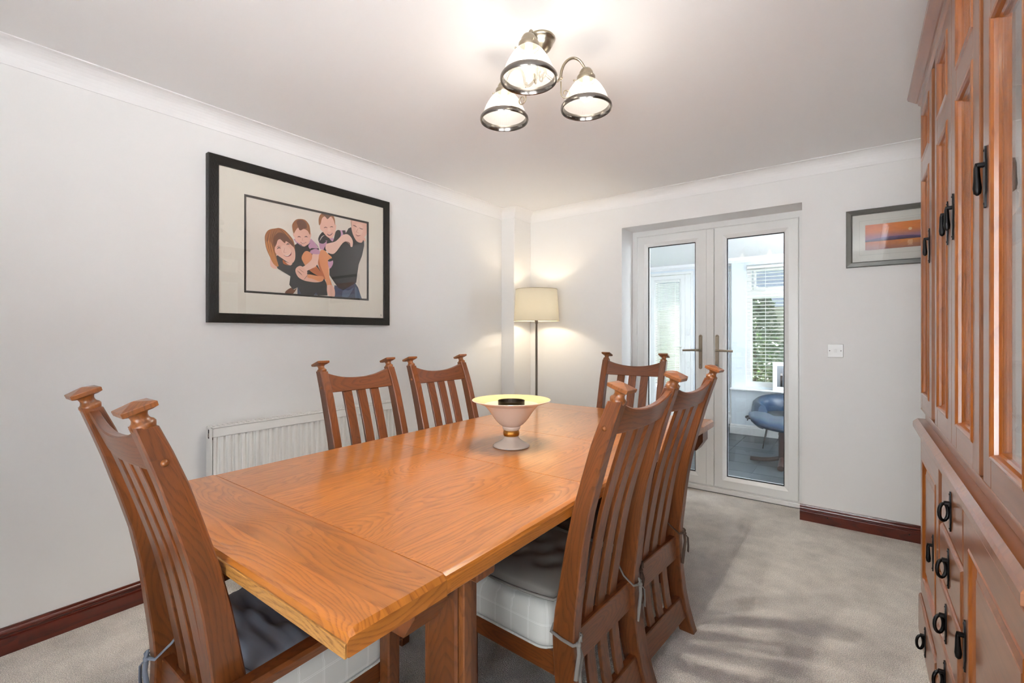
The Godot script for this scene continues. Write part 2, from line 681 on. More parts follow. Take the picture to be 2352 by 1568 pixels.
	run_profile(g, path, cove, true)
	struct("trim_1", g, M.coving, "white plaster coving round the top of the walls")

	var skirt = [[0, 0], [0.018, 0], [0.018, 0.06], [0.0165, 0.064], [0.011, 0.066], [0.0105, 0.072], [0.0155, 0.076], [0.0175, 0.081], [0.016, 0.087], [0.0115, 0.091], [0.009, 0.094], [0.007, 0.1035], [0, 0.1035]]
	g = geo()
	path = [Vector2(1.081, 0), Vector2(0.151, 0), Vector2(0.151, 0.267), Vector2(0, 0.267), Vector2(0, ROOM_L)]
	run_profile(g, path, skirt)
	struct("baseboard_left", g, M.mahogany, "red-brown moulded timber skirting along the left wall")
	g = geo()
	path = [Vector2(ROOM_W, 0), Vector2(2.365, 0)]
	run_profile(g, path, skirt)
	var bb = struct("baseboard_back", g, M.mahogany, "red-brown moulded timber skirting right of the double doors")
	for px in [[2.52, 0.045], [2.93, 0.042]]:
		g = geo()
		g.ball(Vector3(px[0], px[1], 0.0175), Vector3(0.0045, 0.0045, 0.0016), 10, 6)
		obj("screw_plug", g, M.iron, bb)


# ---------------------------------------------------------------- French doors
func french_doors() -> void:
	var d = struct("door_1", null, null, "white glazed double doors to the sunroom")
	d.position = Vector3(1.729, 0, -0.235)
	var ox = -1.729
	var g = geo()
	ring(g, 1.074 + ox, 0.0, 2.386 + ox, 2.146, [[0, 0.0], [0.046, 0.0], [0.052, -0.006], [0.052, -0.062], [0, -0.062]])
	obj("outer_frame", g, M.upvc, d)
	g = geo()
	g.span(Vector3(1.08 + ox, 0, 0.0), Vector3(2.377 + ox, 0.034, 0.03), 0.004)
	obj("threshold", g, M.upvc, d)
	var prof = [[0, -0.06], [0, 0.002], [0.004, 0.006], [0.062, 0.006], [0.068, 0.003], [0.084, -0.006], [0.09, -0.012], [0.09, -0.06]]
	for side in [0, 1]:
		var x0 = (1.127 if side == 0 else 1.761) + ox
		var x1 = (1.703 if side == 0 else 2.335) + ox
		g = geo()
		ring(g, x0, 0.04, x1, 2.093, prof)
		if side == 0:
			g.span(Vector3(x1 - 0.001, 0.042, -0.06), Vector3(1.7585 + ox, 2.091, 0.0055), 0.003, 1)
		var leaf = obj("leaf", g, M.upvc, d)
		g = geo()
		ring(g, x0 + 0.0895, 0.1295, x1 - 0.0895, 2.0035, [[0, -0.012], [0.006, -0.014], [0.006, -0.03], [0, -0.03]])
		obj("gasket", g, M.gasket, leaf)
		g = geo()
		g.span(Vector3(x0 + 0.09, 0.13, -0.026), Vector3(x1 - 0.09, 2.003, -0.022), 0.0)
		obj("pane", g, M.pane, leaf)
		# lever handle on a long back plate
		var hx = (1.657 if side == 0 else 1.783) + ox
		var s = -1.0 if side == 0 else 1.0
		g = geo()
		var secs = []
		for q in [[0.006, 0.0], [0.013, 0.0015], [0.0155, 0.004]]:
			var sec := PackedVector3Array()
			for i in 24:
				var a = TAU * i / 24
				var r = 0.0145 - (0.0 if q[0] < 0.012 else q[1])
				var yy = 0.139 - 0.0145 if sin(a) >= 0.0 else -(0.139 - 0.0145)
				sec.append(Vector3(hx + cos(a) * r, 1.107 + yy + sin(a) * r, q[0]))
			secs.append(sec)
		g.loft(secs, false, true)
		obj("handle_plate", g, M.nickel, leaf)
		g = geo()
		g.tube([Vector3(hx, 1.122, 0.012), Vector3(hx, 1.122, 0.04), Vector3(hx + s * 0.006, 1.1222, 0.052), Vector3(hx + s * 0.02, 1.1222, 0.057), Vector3(hx + s * 0.06, 1.121, 0.058), Vector3(hx + s * 0.126, 1.119, 0.056)], [0.011, 0.0095, 0.0095, 0.009, 0.0085, 0.0085], 14)
		obj("lever_handle", g, M.nickel, leaf)
		g = geo()
		g.ball(Vector3(hx, 1.005, 0.0155), Vector3(0.0075, 0.0075, 0.004), 14, 8)
		g.box(Vector3(hx, 0.99, 0.0155), Vector3(0.006, 0.02, 0.005), 0.001)
		obj("lock_cylinder", g, M.steel, leaf)
		g = geo()
		g.ball(Vector3(hx, 1.235, 0.0155), Vector3(0.003, 0.003, 0.001), 10, 4)
		g.ball(Vector3(hx, 0.982, 0.0155), Vector3(0.003, 0.003, 0.001), 10, 4)
		obj("screw", g, M.dark_hole, leaf)


# ---------------------------------------------------------------- sunroom beyond
func sunroom() -> void:
	mat("tile_slate", Color(0.2, 0.235, 0.26), 0.34)
	mat("tile_slate_pale", Color(0.225, 0.26, 0.285), 0.3)
	mat("grout", Color(0.4, 0.43, 0.45), 0.8)
	var g = geo()
	g.span(Vector3(-0.3, -0.08, -3.0), Vector3(4.0, -0.004, -0.2), 0.0)
	var f = struct("floor", g, M.grout, "dark slate tiles of the sunroom beyond the glazed doors")
	var tile_a = geo()
	tile_a.box(Vector3(0, -0.006, 0), Vector3(0.341, 0.012, 0.327), 0.002)
	var ma = tile_a.mesh()
	var q = 0
	for i in range(0, 12):
		for k in range(0, 8):
			var o := MeshInstance3D.new()
			o.mesh = ma
			o.material_override = M.tile_slate if (i * 5 + k * 3) % 4 else M.tile_slate_pale
			o.name = "tile"
			f.add_child(o, true)
			o.position = Vector3(0.36 + 0.345 * (i - 1) + 0.0, 0.0, -0.785 - 0.33 * (k - 1))
			q += 1

	g = geo()   # the wall with the garden door, then the nearer wall with the window
	g.span(Vector3(-0.3, -0.08, -3.05), Vector3(0.235, 2.32, -2.9), 0.0)
	g.span(Vector3(0.862, -0.08, -3.05), Vector3(1.39, 2.32, -2.9), 0.0)
	g.span(Vector3(0.235, 2.11, -3.05), Vector3(0.862, 2.32, -2.9), 0.0)
	g.span(Vector3(1.385, -0.08, -3.05), Vector3(1.552, 2.32, -2.68), 0.003, 1)
	g.span(Vector3(1.552, -0.08, -2.98), Vector3(2.95, 0.6, -2.68), 0.0)
	g.span(Vector3(1.552, 2.1, -2.98), Vector3(2.95, 2.32, -2.68), 0.0)
	g.span(Vector3(2.95, -0.08, -2.98), Vector3(4.0, 2.32, -2.68), 0.0)
	struct("wall_sunroom_far", g, M.sunroom_wall, "pale blue-white far wall of the sunroom with window and garden door")
	g = geo()
	g.span(Vector3(-0.4, -0.08, -3.0), Vector3(-0.3, 2.32, -0.3), 0.0)
	struct("wall_sunroom_left", g, M.sunroom_wall)
	g = geo()
	g.span(Vector3(3.9, -0.08, -3.0), Vector3(4.0, 2.32, -0.3), 0.0)
	struct("wall_sunroom_right", g, M.sunroom_wall)
	g = geo()
	g.span(Vector3(-0.4, 2.2, -3.05), Vector3(2.35, 2.34, -0.3), 0.0)
	g.span(Vector3(3.75, 2.2, -3.05), Vector3(4.0, 2.34, -0.3), 0.0)
	g.span(Vector3(2.35, 2.2, -3.05), Vector3(3.75, 2.34, -2.1), 0.0)
	g.span(Vector3(2.35, 2.2, -0.9), Vector3(3.75, 2.34, -0.3), 0.0)
	struct("ceiling", g, M.ceiling, "low white ceiling of the sunroom")
	g = geo()
	ring_flat(g, 2.35, -2.1, 3.75, -0.9, 2.34)
	struct("window_2", g, M.upvc)
	g = geo()
	run_profile(g, [Vector2(1.385, -2.9), Vector2(-0.3, -2.9)], [[0, 2.14], [0.02, 2.14], [0.045, 2.165], [0.05, 2.2], [0, 2.2]])
	run_profile(g, [Vector2(3.9, -2.68), Vector2(1.385, -2.68), Vector2(1.385, -2.9)], [[0, 2.14], [0.02, 2.14], [0.045, 2.165], [0.05, 2.2], [0, 2.2]])
	struct("trim_2", g, M.coving, "white coving above the sunroom window")
	var sk = [[0, 0], [0.018, 0], [0.018, 0.085], [0.012, 0.092], [0.014, 0.104], [0.006, 0.12], [0, 0.12]]
	g = geo()
	run_profile(g, [Vector2(3.9, -2.68), Vector2(1.385, -2.68), Vector2(1.385, -2.9)], sk)
	run_profile(g, [Vector2(1.385, -2.9), Vector2(0.87, -2.9)], [[0, 0.075], [0.018, 0.075], [0.018, 0.16], [0.006, 0.195], [0, 0.195]])
	struct("baseboard_sunroom", g, M.upvc, "white skirting board below the sunroom window")
	g = geo()
	g.span(Vector3(0.1, 0.0, -2.9), Vector3(1.366, 0.074, -2.5), 0.004)
	struct("floor_step", g, M.tile_slate, "low dark slate step in front of the garden door")

	# window over the sill
	var w = struct("window_3", null, null, "white sunroom window with fanlight over the main pane")
	w.position = Vector3(2.25, 0, -2.74)
	g = geo()
	ring(g, -0.7, 0.6, 0.7, 2.1, [[0, 0.03], [0.05, 0.03], [0.058, 0.02], [0.058, -0.05], [0, -0.05]])
	g.span(Vector3(-0.65, 1.7, -0.05), Vector3(0.65, 1.8, 0.03), 0.004)
	g.span(Vector3(-0.04, 0.64, -0.05), Vector3(0.04, 2.06, 0.028), 0.004, 1)
	obj("frame", g, M.upvc, w)
	for s in [-1, 1]:
		g = geo()
		ring(g, -0.62 if s < 0 else 0.04, 1.8, -0.04 if s < 0 else 0.62, 2.045, [[0, 0.035], [0.02, 0.035], [0.026, 0.028], [0.026, -0.02], [0, -0.02]])
		obj("fanlight_sash", g, M.upvc, w)
		for yy in [[0.655, 1.702], [1.82, 2.03]]:
			g = geo()
			g.span(Vector3(-0.645 if s < 0 else 0.04, yy[0], -0.01), Vector3(-0.04 if s < 0 else 0.645, yy[1], -0.006), 0.0)
			obj("pane", g, M.pane, w)
	g = geo()
	g.span(Vector3(-0.875, 0.553, 0.0), Vector3(0.7, 0.579, 0.16), 0.01)
	obj("sill", g, M.upvc, w)

	# garden door with a blind hung on it
	var d = struct("door_2", null, null, "white garden door with a small-slat blind in the sunroom")
	d.position = Vector3(0.548, 0.075, -2.9)
	g = geo()
	ring(g, -0.313, 0.0, 0.314, 2.034, [[0, 0.02], [0.03, 0.02], [0.036, 0.012], [0.036, -0.05], [0, -0.05]])
	obj("frame", g, M.upvc, d)
	g = geo()
	ring(g, -0.278, 0.02, 0.206, 1.99, [[0, -0.03], [0, 0.03], [0.05, 0.03], [0.07, 0.024], [0.08, 0.016], [0.08, -0.03]])
	g.span(Vector3(-0.2, 0.1, -0.02), Vector3(0.126, 0.42, 0.014), 0.004)
	g.span(Vector3(0.206, 0.02, -0.03), Vector3(0.28, 1.99, 0.022), 0.004, 1)
	obj("leaf", g, M.upvc, d)
	g = geo()
	g.span(Vector3(-0.2, 0.42, -0.008), Vector3(0.128, 1.912, -0.004), 0.0)
	obj("pane", g, M.pane, d)
	g = geo()
	g.box(Vector3(0.165, 0.985, 0.034), Vector3(0.026, 0.19, 0.01), 0.003, 1)
	g.tube([Vector3(0.165, 1.0, 0.036), Vector3(0.165, 1.0, 0.075), Vector3(0.15, 1.0, 0.082), Vector3(0.06, 1.0, 0.08)], 0.009, 8)
	obj("handle", g, M.upvc, d)
	g = geo()
	g.box(Vector3(0.25, 1.2, 0.026), Vector3(0.03, 0.09, 0.014), 0.004, 1)
	g.box(Vector3(0.25, 0.75, 0.026), Vector3(0.03, 0.09, 0.014), 0.004, 1)
	obj("hinge", g, M.upvc, d)
	blind("white narrow-slat blind hung on the garden door glass", Vector3(0.512, 0, -2.868), 0.33, 0.52, 2.0, 0.0245, 0.024, 0.75)
	blind("white wide-slat blind across the sunroom window above the sill", Vector3(2.25, 0, -2.66), 1.36, 0.66, 2.08, 0.043, 0.046, 0.12)
	g = geo()   # fixed white panel beside the door
	ring(g, 0.9, 0.2, 1.36, 2.1, [[0, -2.9], [0, -2.885], [0.03, -2.88], [0.04, -2.89], [0.04, -2.9]])
	struct("trim_3", g, M.upvc, "white panel moulding beside the garden door")

	photo_on_sill()
	tub_chair()
	footstool()


func blind(label: String, at: Vector3, width: float, y0: float, y1: float, pitch: float, depth: float, tilt: float) -> void:
	var b = thing("venetian_blind", label, "blind", Vector3(at.x, y0, at.z))
	var m = mat("slat_%d" % int(pitch * 10000), Color(0.92, 0.92, 0.9), 0.45)
	var g = geo()
	g.span(Vector3(-width / 2, y1 - y0 - 0.03, -0.02), Vector3(width / 2, y1 - y0, 0.02), 0.003)
	obj("headrail", g, m, b)
	g = geo()
	var sec = []
	for x in [-width / 2, width / 2]:
		var p := PackedVector3Array()
		for i in 5:
			var u = (i / 4.0 - 0.5)
			p.append(Vector3(x, 0.0035 * (0.25 - u * u) * 4.0 * depth / 0.05 + u * depth * sin(tilt), u * depth * cos(tilt)))
		for i in 5:
			var u = (0.5 - i / 4.0)
			p.append(Vector3(x, 0.0035 * (0.25 - u * u) * 4.0 * depth / 0.05 - 0.0016 + u * depth * sin(tilt), u * depth * cos(tilt)))
		sec.append(p)
	g.loft(sec, false, true)
	var sm = g.mesh()
	var n = int((y1 - y0 - 0.05) / pitch)
	for i in n:
		var o = obj("slat", sm, m, b)
		o.position.y = y1 - y0 - 0.05 - i * pitch
	for s in [-0.35, 0.0, 0.35]:
		if s == 0.0 and width < 0.6:
			continue
		g = geo()
		g.tube([Vector3(s * width, 0, depth * 0.5), Vector3(s * width, y1 - y0 - 0.02, depth * 0.5)], 0.0022, 6)
		obj("cord", g, m, b)


func photo_on_sill() -> void:
	var t = thing("photo_frame", "white photo frame with a grey print standing on the sunroom window sill", "photo frame", Vector3(1.96, 0.5795, -2.602), 0.0)
	var g = geo()
	ring(g, -0.105, 0.0, 0.105, 0.335, [[0, 0], [0, 0.012], [0.004, 0.016], [0.04, 0.014], [0.046, 0.008], [0.046, 0]])
	obj("frame", g, M.upvc, t)
	g = geo()
	g.span(Vector3(-0.06, 0.045, 0.0), Vector3(0.06, 0.29, 0.006), 0.0)
	var im := Image.create(64, 128, false, Image.FORMAT_RGB8)
	for y in 128:
		im.fill_rect(Rect2i(0, y, 64, 1), Color(0.62, 0.64, 0.66).lerp(Color(0.4, 0.42, 0.44), y / 127.0))
	im.fill_rect(Rect2i(18, 58, 14, 70), Color(0.13, 0.13, 0.14))
	im.fill_rect(Rect2i(36, 50, 16, 78), Color(0.2, 0.2, 0.21))
	im.fill_rect(Rect2i(20, 44, 10, 13), Color(0.75, 0.72, 0.7))
	im.fill_rect(Rect2i(39, 36, 10, 13), Color(0.75, 0.72, 0.7))
	var m = mat("sill_print", Color.WHITE, 0.3)
	m.albedo_texture = ImageTexture.create_from_image(im)
	g = Geo.new()
	g.quad(Vector3(-0.06, 0.045, 0.007), Vector3(0.06, 0.045, 0.007), Vector3(0.06, 0.29, 0.007), Vector3(-0.06, 0.29, 0.007), Vector3(0, 0, 1), Vector2(0, 1), Vector2(1, 1), Vector2(1, 0), Vector2(0, 0))
	g.quad(Vector3(-0.06, 0.045, 0.001), Vector3(0.06, 0.045, 0.001), Vector3(0.06, 0.29, 0.001), Vector3(-0.06, 0.29, 0.001), Vector3(0, 0, -1))
	obj("print", g, m, t)
	g = geo()
	g.box(Vector3(0, 0.13, -0.03), Vector3(0.03, 0.26, 0.004), 0.001, 1)
	obj("strut", g, M.iron, t)


func tub_chair() -> void:
	mat("blue_leather", Color(0.13, 0.22, 0.32), 0.34)
	mat("dark_leather", Color(0.06, 0.08, 0.11), 0.45)
	mat("footstool_wood", Color(0.2, 0.085, 0.06), 0.4)
	var t = thing("tub_chair", "low rounded blue leather chair on thin black legs under the sunroom window", "chair", Vector3(2.06, 0, -2.28), 0.15)
	var g = geo()   # shell: a padded wall bent round the seat, lower at the front
	var secs = []
	for i in 25:
		var a = deg_to_rad(-35.0 + 250.0 * i / 24.0)
		var top = 0.50 + 0.05 * sin(a)
		var p := PackedVector3Array()
		var c := Vector3(cos(a), 0, -sin(a))
		for q in [[0.3, 0.2], [0.345, 0.24], [0.36, 0.36], [0.345, top - 0.03], [0.315, top], [0.27, top - 0.02], [0.25, top - 0.08], [0.25, 0.24]]:
			p.append(Vector3(c.x * q[0] * 1.05, q[1], c.z * q[0]))
		secs.append(p)
	g.loft(secs, true)
	obj("shell", g, M.blue_leather, t)
	g = geo()
	secs = []
	for q in [[0.2, 0.27], [0.22, 0.29], [0.3, 0.3], [0.35, 0.285], [0.365, 0.22], [0.37, 0.1]]:
		var p := PackedVector3Array()
		for i in 24:
			var a = TAU * i / 24
			p.append(Vector3(cos(a) * q[1], q[0], sin(a) * q[1] + 0.02))
		secs.append(p)
	g.loft(secs, true)
	obj("seat_cushion", g, M.dark_leather, t)
	for s in [[-0.2, -0.2], [0.2, -0.2], [-0.22, 0.2], [0.22, 0.2]]:
		g = geo()
		g.tube([Vector3(s[0], 0.22, s[1]), Vector3(s[0] * 1.18, 0.0, s[1] * 1.18)], [0.009, 0.006], 8)
		obj("leg", g, M.iron, t)
	g = geo()
	var pts = []
	for i in 11:
		var a = PI * i / 10.0
		pts.append(Vector3(-0.36 - 0.07 * sin(a), 0.31 + 0.012 * cos(a), 0.1 - 0.03 * cos(a)))
	g.tube(pts, 0.008, 8)
	obj("strap", g, M.dark_leather, t)


func footstool() -> void:
	var t = thing("footstool", "blue leather footstool with dished pad on a dark wood base in the sunroom", "footstool", Vector3(2.08, 0, -1.42), 0.05)
	var g = geo()
	var secs = []
	for i in 15:
		var u = -1.0 + 2.0 * i / 14.0
		var yc = 0.385 + 0.055 * u * u - 0.02 * u
		var th = 0.048 * sqrt(maxf(1.0 - pow(absf(u), 5.0), 0.04))
		var wd = 0.27 * sqrt(maxf(1.0 - pow(absf(u), 6.0), 0.06))
		var p := PackedVector3Array()
		for k in 20:
			var a = TAU * k / 20
			var cx = signf(cos(a)) * pow(absf(cos(a)), 0.5)
			var cy = signf(sin(a)) * pow(absf(sin(a)), 0.8)
			p.append(Vector3(u * 0.27, yc + cy * th + (0.006 * cos(u * 12.0) if sin(a) > 0.3 else 0.0), cx * wd))
		secs.append(p)
	g.loft(secs, true)
	obj("pad", g, M.blue_leather, t)
	g = geo()
	g.tube([Vector3(-0.262, 0.43, -0.2), Vector3(-0.272, 0.435, 0.0), Vector3(-0.262, 0.43, 0.2)], 0.006, 8)
	obj("piping", g, M.dark_leather, t)
	g = geo()
	g.box(Vector3(0.02, 0.2, 0.02), Vector3(0.065, 0.31, 0.11), 0.012, 1)
	obj("post", g, M.footstool_wood, t)
	g = geo()
	var arc = []
	for i in 9:
		var u = i / 8.0
		arc.append(Vector3(0.02 - 0.28 * u, 0.026 + 0.05 * pow(1.0 - u, 3.0), 0.0))
	g.tube(arc, 0.026, 10, 0.8)
	obj("foot", g, M.footstool_wood, t)
	g = geo()
	arc = []
	for i in 9:
		var u = i / 8.0
		arc.append(Vector3(0.02, 0.026 + 0.05 * pow(1.0 - u, 3.0), 0.05 + 0.22 * u))
	g.tube(arc, 0.03, 10, 0.8)
	obj("foot", g, M.footstool_wood, t)
	for y in [0.3, 0.26]:
		g = geo()
		g.ball(Vector3(-0.014, y, 0.05), Vector3(0.004, 0.009, 0.009), 10, 6)
		obj("bolt", g, M.steel, t)


# ---------------------------------------------------------------- garden
func garden() -> void:
	mat("lawn", Color(0.22, 0.3, 0.12), 0.95)
	mat("render", Color(0.82, 0.82, 0.82), 0.9)
	mat("bark", Color(0.2, 0.15, 0.1), 0.9)
	var g = geo()
	g.span(Vector3(-6, -0.3, -12), Vector3(10, -0.1, -3.05), 0.0)
	struct("ground", g, M.lawn)
	g = geo()   # paved drive in front of the house
	g.span(Vector3(-8, -0.3, 4.75), Vector3(12, -0.12, 16), 0.0)
	g.span(Vector3(4.1, -0.3, -3.0), Vector3(12, -0.12, 4.75), 0.0)
	struct("pavement", g, mat("paving", Color(0.76, 0.76, 0.76), 0.9))
	g = geo()
	g.span(Vector3(-16, -0.12, 16), Vector3(20, 5.5, 16.3), 0.0)
	struct("wall_street", g, M.render)
	g = geo()
	g.span(Vector3(-4, -0.1, -6.3), Vector3(8, 1.75, -6.1), 0.0)
	struct("wall_garden", g, mat("weathered_render", Color(0.52, 0.5, 0.46), 0.9), "pale rendered garden wall behind the shrubs")
	var leaf_cols = [Color(0.13, 0.2, 0.075), Color(0.2, 0.27, 0.12), Color(0.3, 0.36, 0.2)]
	var spots = [[1.35, -4.4, 2.0, 0.42, "dark leafy shrub seen through the left of the blind"], [2.05, -4.9, 1.75, 0.3, "pale leafy shrub seen through the middle of the blind"], [2.55, -4.3, 2.35, 0.5, "tall green shrub seen through the right of the blind"]]
	for si in spots.size():
		var s = spots[si]
		var t = thing("shrub", s[4], "shrub", Vector3(s[0], -0.1, s[1]), 0.0, "")
		g = geo()
		g.tube([Vector3(0, 0, 0), Vector3(0.03, s[2] * 0.5, 0.02), Vector3(-0.02, s[2] * 0.85, 0)], [0.03, 0.022, 0.01], 8)
		for q in 5:
			var a = q * 1.3
			g.tube([Vector3(0, 0.3 + 0.25 * q, 0), Vector3(cos(a) * 0.25, 0.6 + 0.3 * q, sin(a) * 0.25)], [0.014, 0.006], 6)
		obj("stem", g, M.bark, t)
		g = geo()
		var m = mat("leaf_%d" % si, leaf_cols[(si + 1) % 3 if si else 0], 0.5)
		m.backlight_enabled = true
		m.backlight = Color(0.2, 0.3, 0.1)
		g.quad(Vector3(-0.5, 0, 0), Vector3(0, 0.12, 0.35), Vector3(0.5, 0, 0.0), Vector3(0, 0.12, -0.35), Vector3.UP)
		var lm = g.mesh()
		var mm := MultiMesh.new()
		mm.transform_format = MultiMesh.TRANSFORM_3D
		mm.mesh = lm
		var cnt = 2600
		mm.instance_count = cnt
		for i in cnt:
			var y = pow(rng.randf(), 0.8) * s[2]
			var rr = s[3] * sqrt(rng.randf()) * (1.15 - 0.75 * pow(y / s[2], 3.0))
			var a = rng.randf() * TAU
			var b := Basis.from_euler(Vector3(rng.randf_range(-0.9, 0.9), rng.randf() * TAU, rng.randf_range(-0.9, 0.9))).scaled(Vector3.ONE * rng.randf_range(0.06, 0.11))
			mm.set_instance_transform(i, Transform3D(b, Vector3(cos(a) * rr, 0.05 + y, sin(a) * rr)))
		var mi := MultiMeshInstance3D.new()
		mi.multimesh = mm
		mi.material_override = m
		mi.name = "foliage"
		mi.set_meta("kind", "stuff")
		t.add_child(mi, true)


# ---------------------------------------------------------------- dining table
const TX0 := 0.903
const TX1 := 2.028
const TZ0 := 0.9
const TZ1 := 3.262
const TTOP := 0.77
const TBOT := 0.728


func table() -> void:
	var c := Vector3((TX0 + TX1) / 2, 0, (TZ0 + TZ1) / 2)
	var t = thing("dining_table", "long honey-coloured oak dining table with draw leaves and trestle legs", "table", c)
	var hw := (TX1 - TX0) / 2
	# boards with the grain along the table
	var cuts = [[TZ1 - 0.2285, 2.35], [2.3495, 1.801], [1.8005, 1.13]]
	for q in cuts:
		var g = geo()
		var a = q[1] - c.z + 0.0004
		var b = q[0] - c.z - 0.0004
		var pr = [[-hw + 0.003, TBOT], [hw - 0.003, TBOT], [hw, TBOT + 0.003], [hw, TTOP - 0.012], [hw - 0.004, TTOP - 0.004], [hw - 0.013, TTOP - 0.0006], [hw - 0.016, TTOP], [-hw + 0.016, TTOP], [-hw + 0.004, TTOP - 0.004], [-hw, TTOP - 0.012], [-hw, TBOT + 0.003]]
		var secs = []
		for st in [[a, 0.0009], [a + 0.001, 0.0], [b - 0.001, 0.0], [b, 0.0009]]:
			var p := PackedVector3Array()
			for r in pr:
				p.append(Vector3(r[0], r[1] - (st[1] if r[1] > TTOP - 0.002 else 0.0), st[0]))
			secs.append(p)
		g.loft(secs, false, true)
		obj("top_panel", g, M.table_oak, t)
	# breadboard ends, grain across
	for s in [0, 1]:
		var z0 = (TZ1 - 0.228 if s == 0 else TZ0) - c.z
		var z1 = (TZ1 if s == 0 else 1.1295) - c.z
		var g = geo()
		var pr
		if s == 0:
			pr = [[TBOT, z0], [TBOT, z1 - 0.003], [TBOT + 0.003, z1], [TTOP - 0.017, z1], [TTOP - 0.006, z1 - 0.005], [TTOP - 0.001, z1 - 0.016], [TTOP, z1 - 0.022], [TTOP, z0 + 0.001], [TTOP - 0.0009, z0]]
		else:
			pr = [[TBOT, z1], [TTOP - 0.0009, z1], [TTOP, z1 - 0.001], [TTOP, z0 + 0.022], [TTOP - 0.001, z0 + 0.016], [TTOP - 0.006, z0 + 0.005], [TTOP - 0.017, z0], [TBOT + 0.003, z0], [TBOT, z0 + 0.003]]
		var secs = []
		for st in [[-hw, 0.01], [-hw + 0.009, 0.0], [hw - 0.009, 0.0], [hw, 0.01]]:
			var p := PackedVector3Array()
			for r in pr:
				p.append(Vector3(st[0], minf(r[0], TTOP - st[1]), r[1]))
			secs.append(p)
		g.loft(secs, false, true)
		obj("breadboard_end", g, M.table_oak, t)
		g = geo()   # worn pale lipping on the outer edge
		var ze = z1 if s == 0 else z0
		g.box(Vector3(0, TBOT + 0.0125, ze + (0.001 if s == 0 else -0.001)), Vector3(hw * 2 - 0.002, 0.0255, 0.006), 0.001, 0)
		obj("edge_lipping", g, M.edge_oak, t)
	# trestles: two posts, bearer, foot
	for s in [1, -1]:
		var zz = (2.835 if s > 0 else 1.33) - c.z
		for q in [-1, 1]:
			var g = geo()
			var px = 1.845 - c.x if q > 0 else -(1.845 - c.x)
			g.box(Vector3(px, 0.37, zz), Vector3(0.115, 0.62, 0.082), 0.006, 1)
			obj("leg", g, M.chair_oak, t)
			g = geo()
			g.box(Vector3(px + q * 0.066, 0.39, zz + 0.018 * s), Vector3(0.02, 0.6, 0.03), 0.003, 1)
			obj("leg_moulding", g, M.chair_oak_pale, t)
		var g = geo()
		g.box(Vector3(0, 0.694, zz), Vector3(1.0, 0.066, 0.07), 0.004, 0)
		obj("bearer", g, M.chair_oak, t)
		g = geo()
		g.prism([[-0.036, zz - 0.05], [0.036, zz - 0.05], [0.036, zz + 0.05], [-0.036, zz + 0.05]], 0, -0.5, 0.5)
		var fo = obj("foot", g, M.chair_oak, t)
		fo.position.y = 0.037
		# outer bearer under the draw leaf, its ends cut back below
		g = geo()
		var zb = (3.0 if s > 0 else 0.975) - c.z
		var xe = 1.95 - c.x if s > 0 else 2.0 - c.x
		var secs = []
		for q in [[-0.05, 0.0], [0.05, 0.0]]:
			secs.append(PackedVector3Array([Vector3(-xe, TBOT - 0.001, zb + q[0]), Vector3(-xe, 0.66, zb + q[0]), Vector3(-xe + 0.035, 0.607, zb + q[0]), Vector3(xe - 0.035, 0.607, zb + q[0]), Vector3(xe, 0.66, zb + q[0]), Vector3(xe, TBOT - 0.001, zb + q[0])]))
		g.loft(secs, false, true)
		obj("leaf_bearer", g, M.chair_oak, t)
	var g = geo()
	g.box(Vector3(0, 0.3, (2.835 + 1.33) / 2 - c.z), Vector3(0.05, 0.1, 1.43), 0.006, 2)
	obj("stretcher", g, M.chair_oak, t)


# ---------------------------------------------------------------- chairs
# the back post seen from the side: height, how far its rear edge leans back, depth
const POST := [[0.0, 0.062, 0.062], [0.05, 0.045, 0.064], [0.1, 0.030, 0.066], [0.17, 0.016, 0.069], [0.25, 0.006, 0.072], [0.31, 0.002, 0.073], [0.38, 0.0, 0.074], [0.45, 0.005, 0.071], [0.51, 0.012, 0.066], [0.58, 0.020, 0.062], [0.66, 0.031, 0.058], [0.75, 0.048, 0.054], [0.85, 0.075, 0.052], [0.95, 0.104, 0.050], [1.02, 0.127, 0.046], [1.075, 0.146, 0.041]]


func post_mid(y: float) -> float:
	for i in POST.size() - 1:
		if y <= POST[i + 1][0]:
			var u = (y - POST[i][0]) / (POST[i + 1][0] - POST[i][0])
			return lerpf(POST[i][1] - POST[i][2] * 0.5, POST[i + 1][1] - POST[i + 1][2] * 0.5, u)
	return POST[-1][1] - POST[-1][2] * 0.5


func rect_sec(c: Vector3, hx: float, hz: float, ch: float, tilt := 0.0) -> PackedVector3Array:
	var p := PackedVector3Array()
	for q in [[-hx + ch, -hz], [hx - ch, -hz], [hx, -hz + ch], [hx, hz - ch], [hx - ch, hz], [-hx + ch, hz], [-hx, hz - ch], [-hx, -hz + ch]]:
		p.append(c + Vector3(q[0], -q[1] * sin(tilt), q[1] * cos(tilt)))
	return p


func slat(g: Geo, x: float, y0: float, y1: float, w: float, th: float, off: float, bow := 0.0) -> void:
	var secs = []
	var n = 13
	for i in n:
		var u = i / float(n - 1)
		var y = lerpf(y0, y1, u)
		var z = post_mid(y) + off + bow * u
		var tl = (post_mid(y + 0.02) - post_mid(y - 0.02)) / 0.04
		secs.append(rect_sec(Vector3(x, y, z), w / 2, th / 2, 0.002, atan(tl)))
	g.loft(secs)


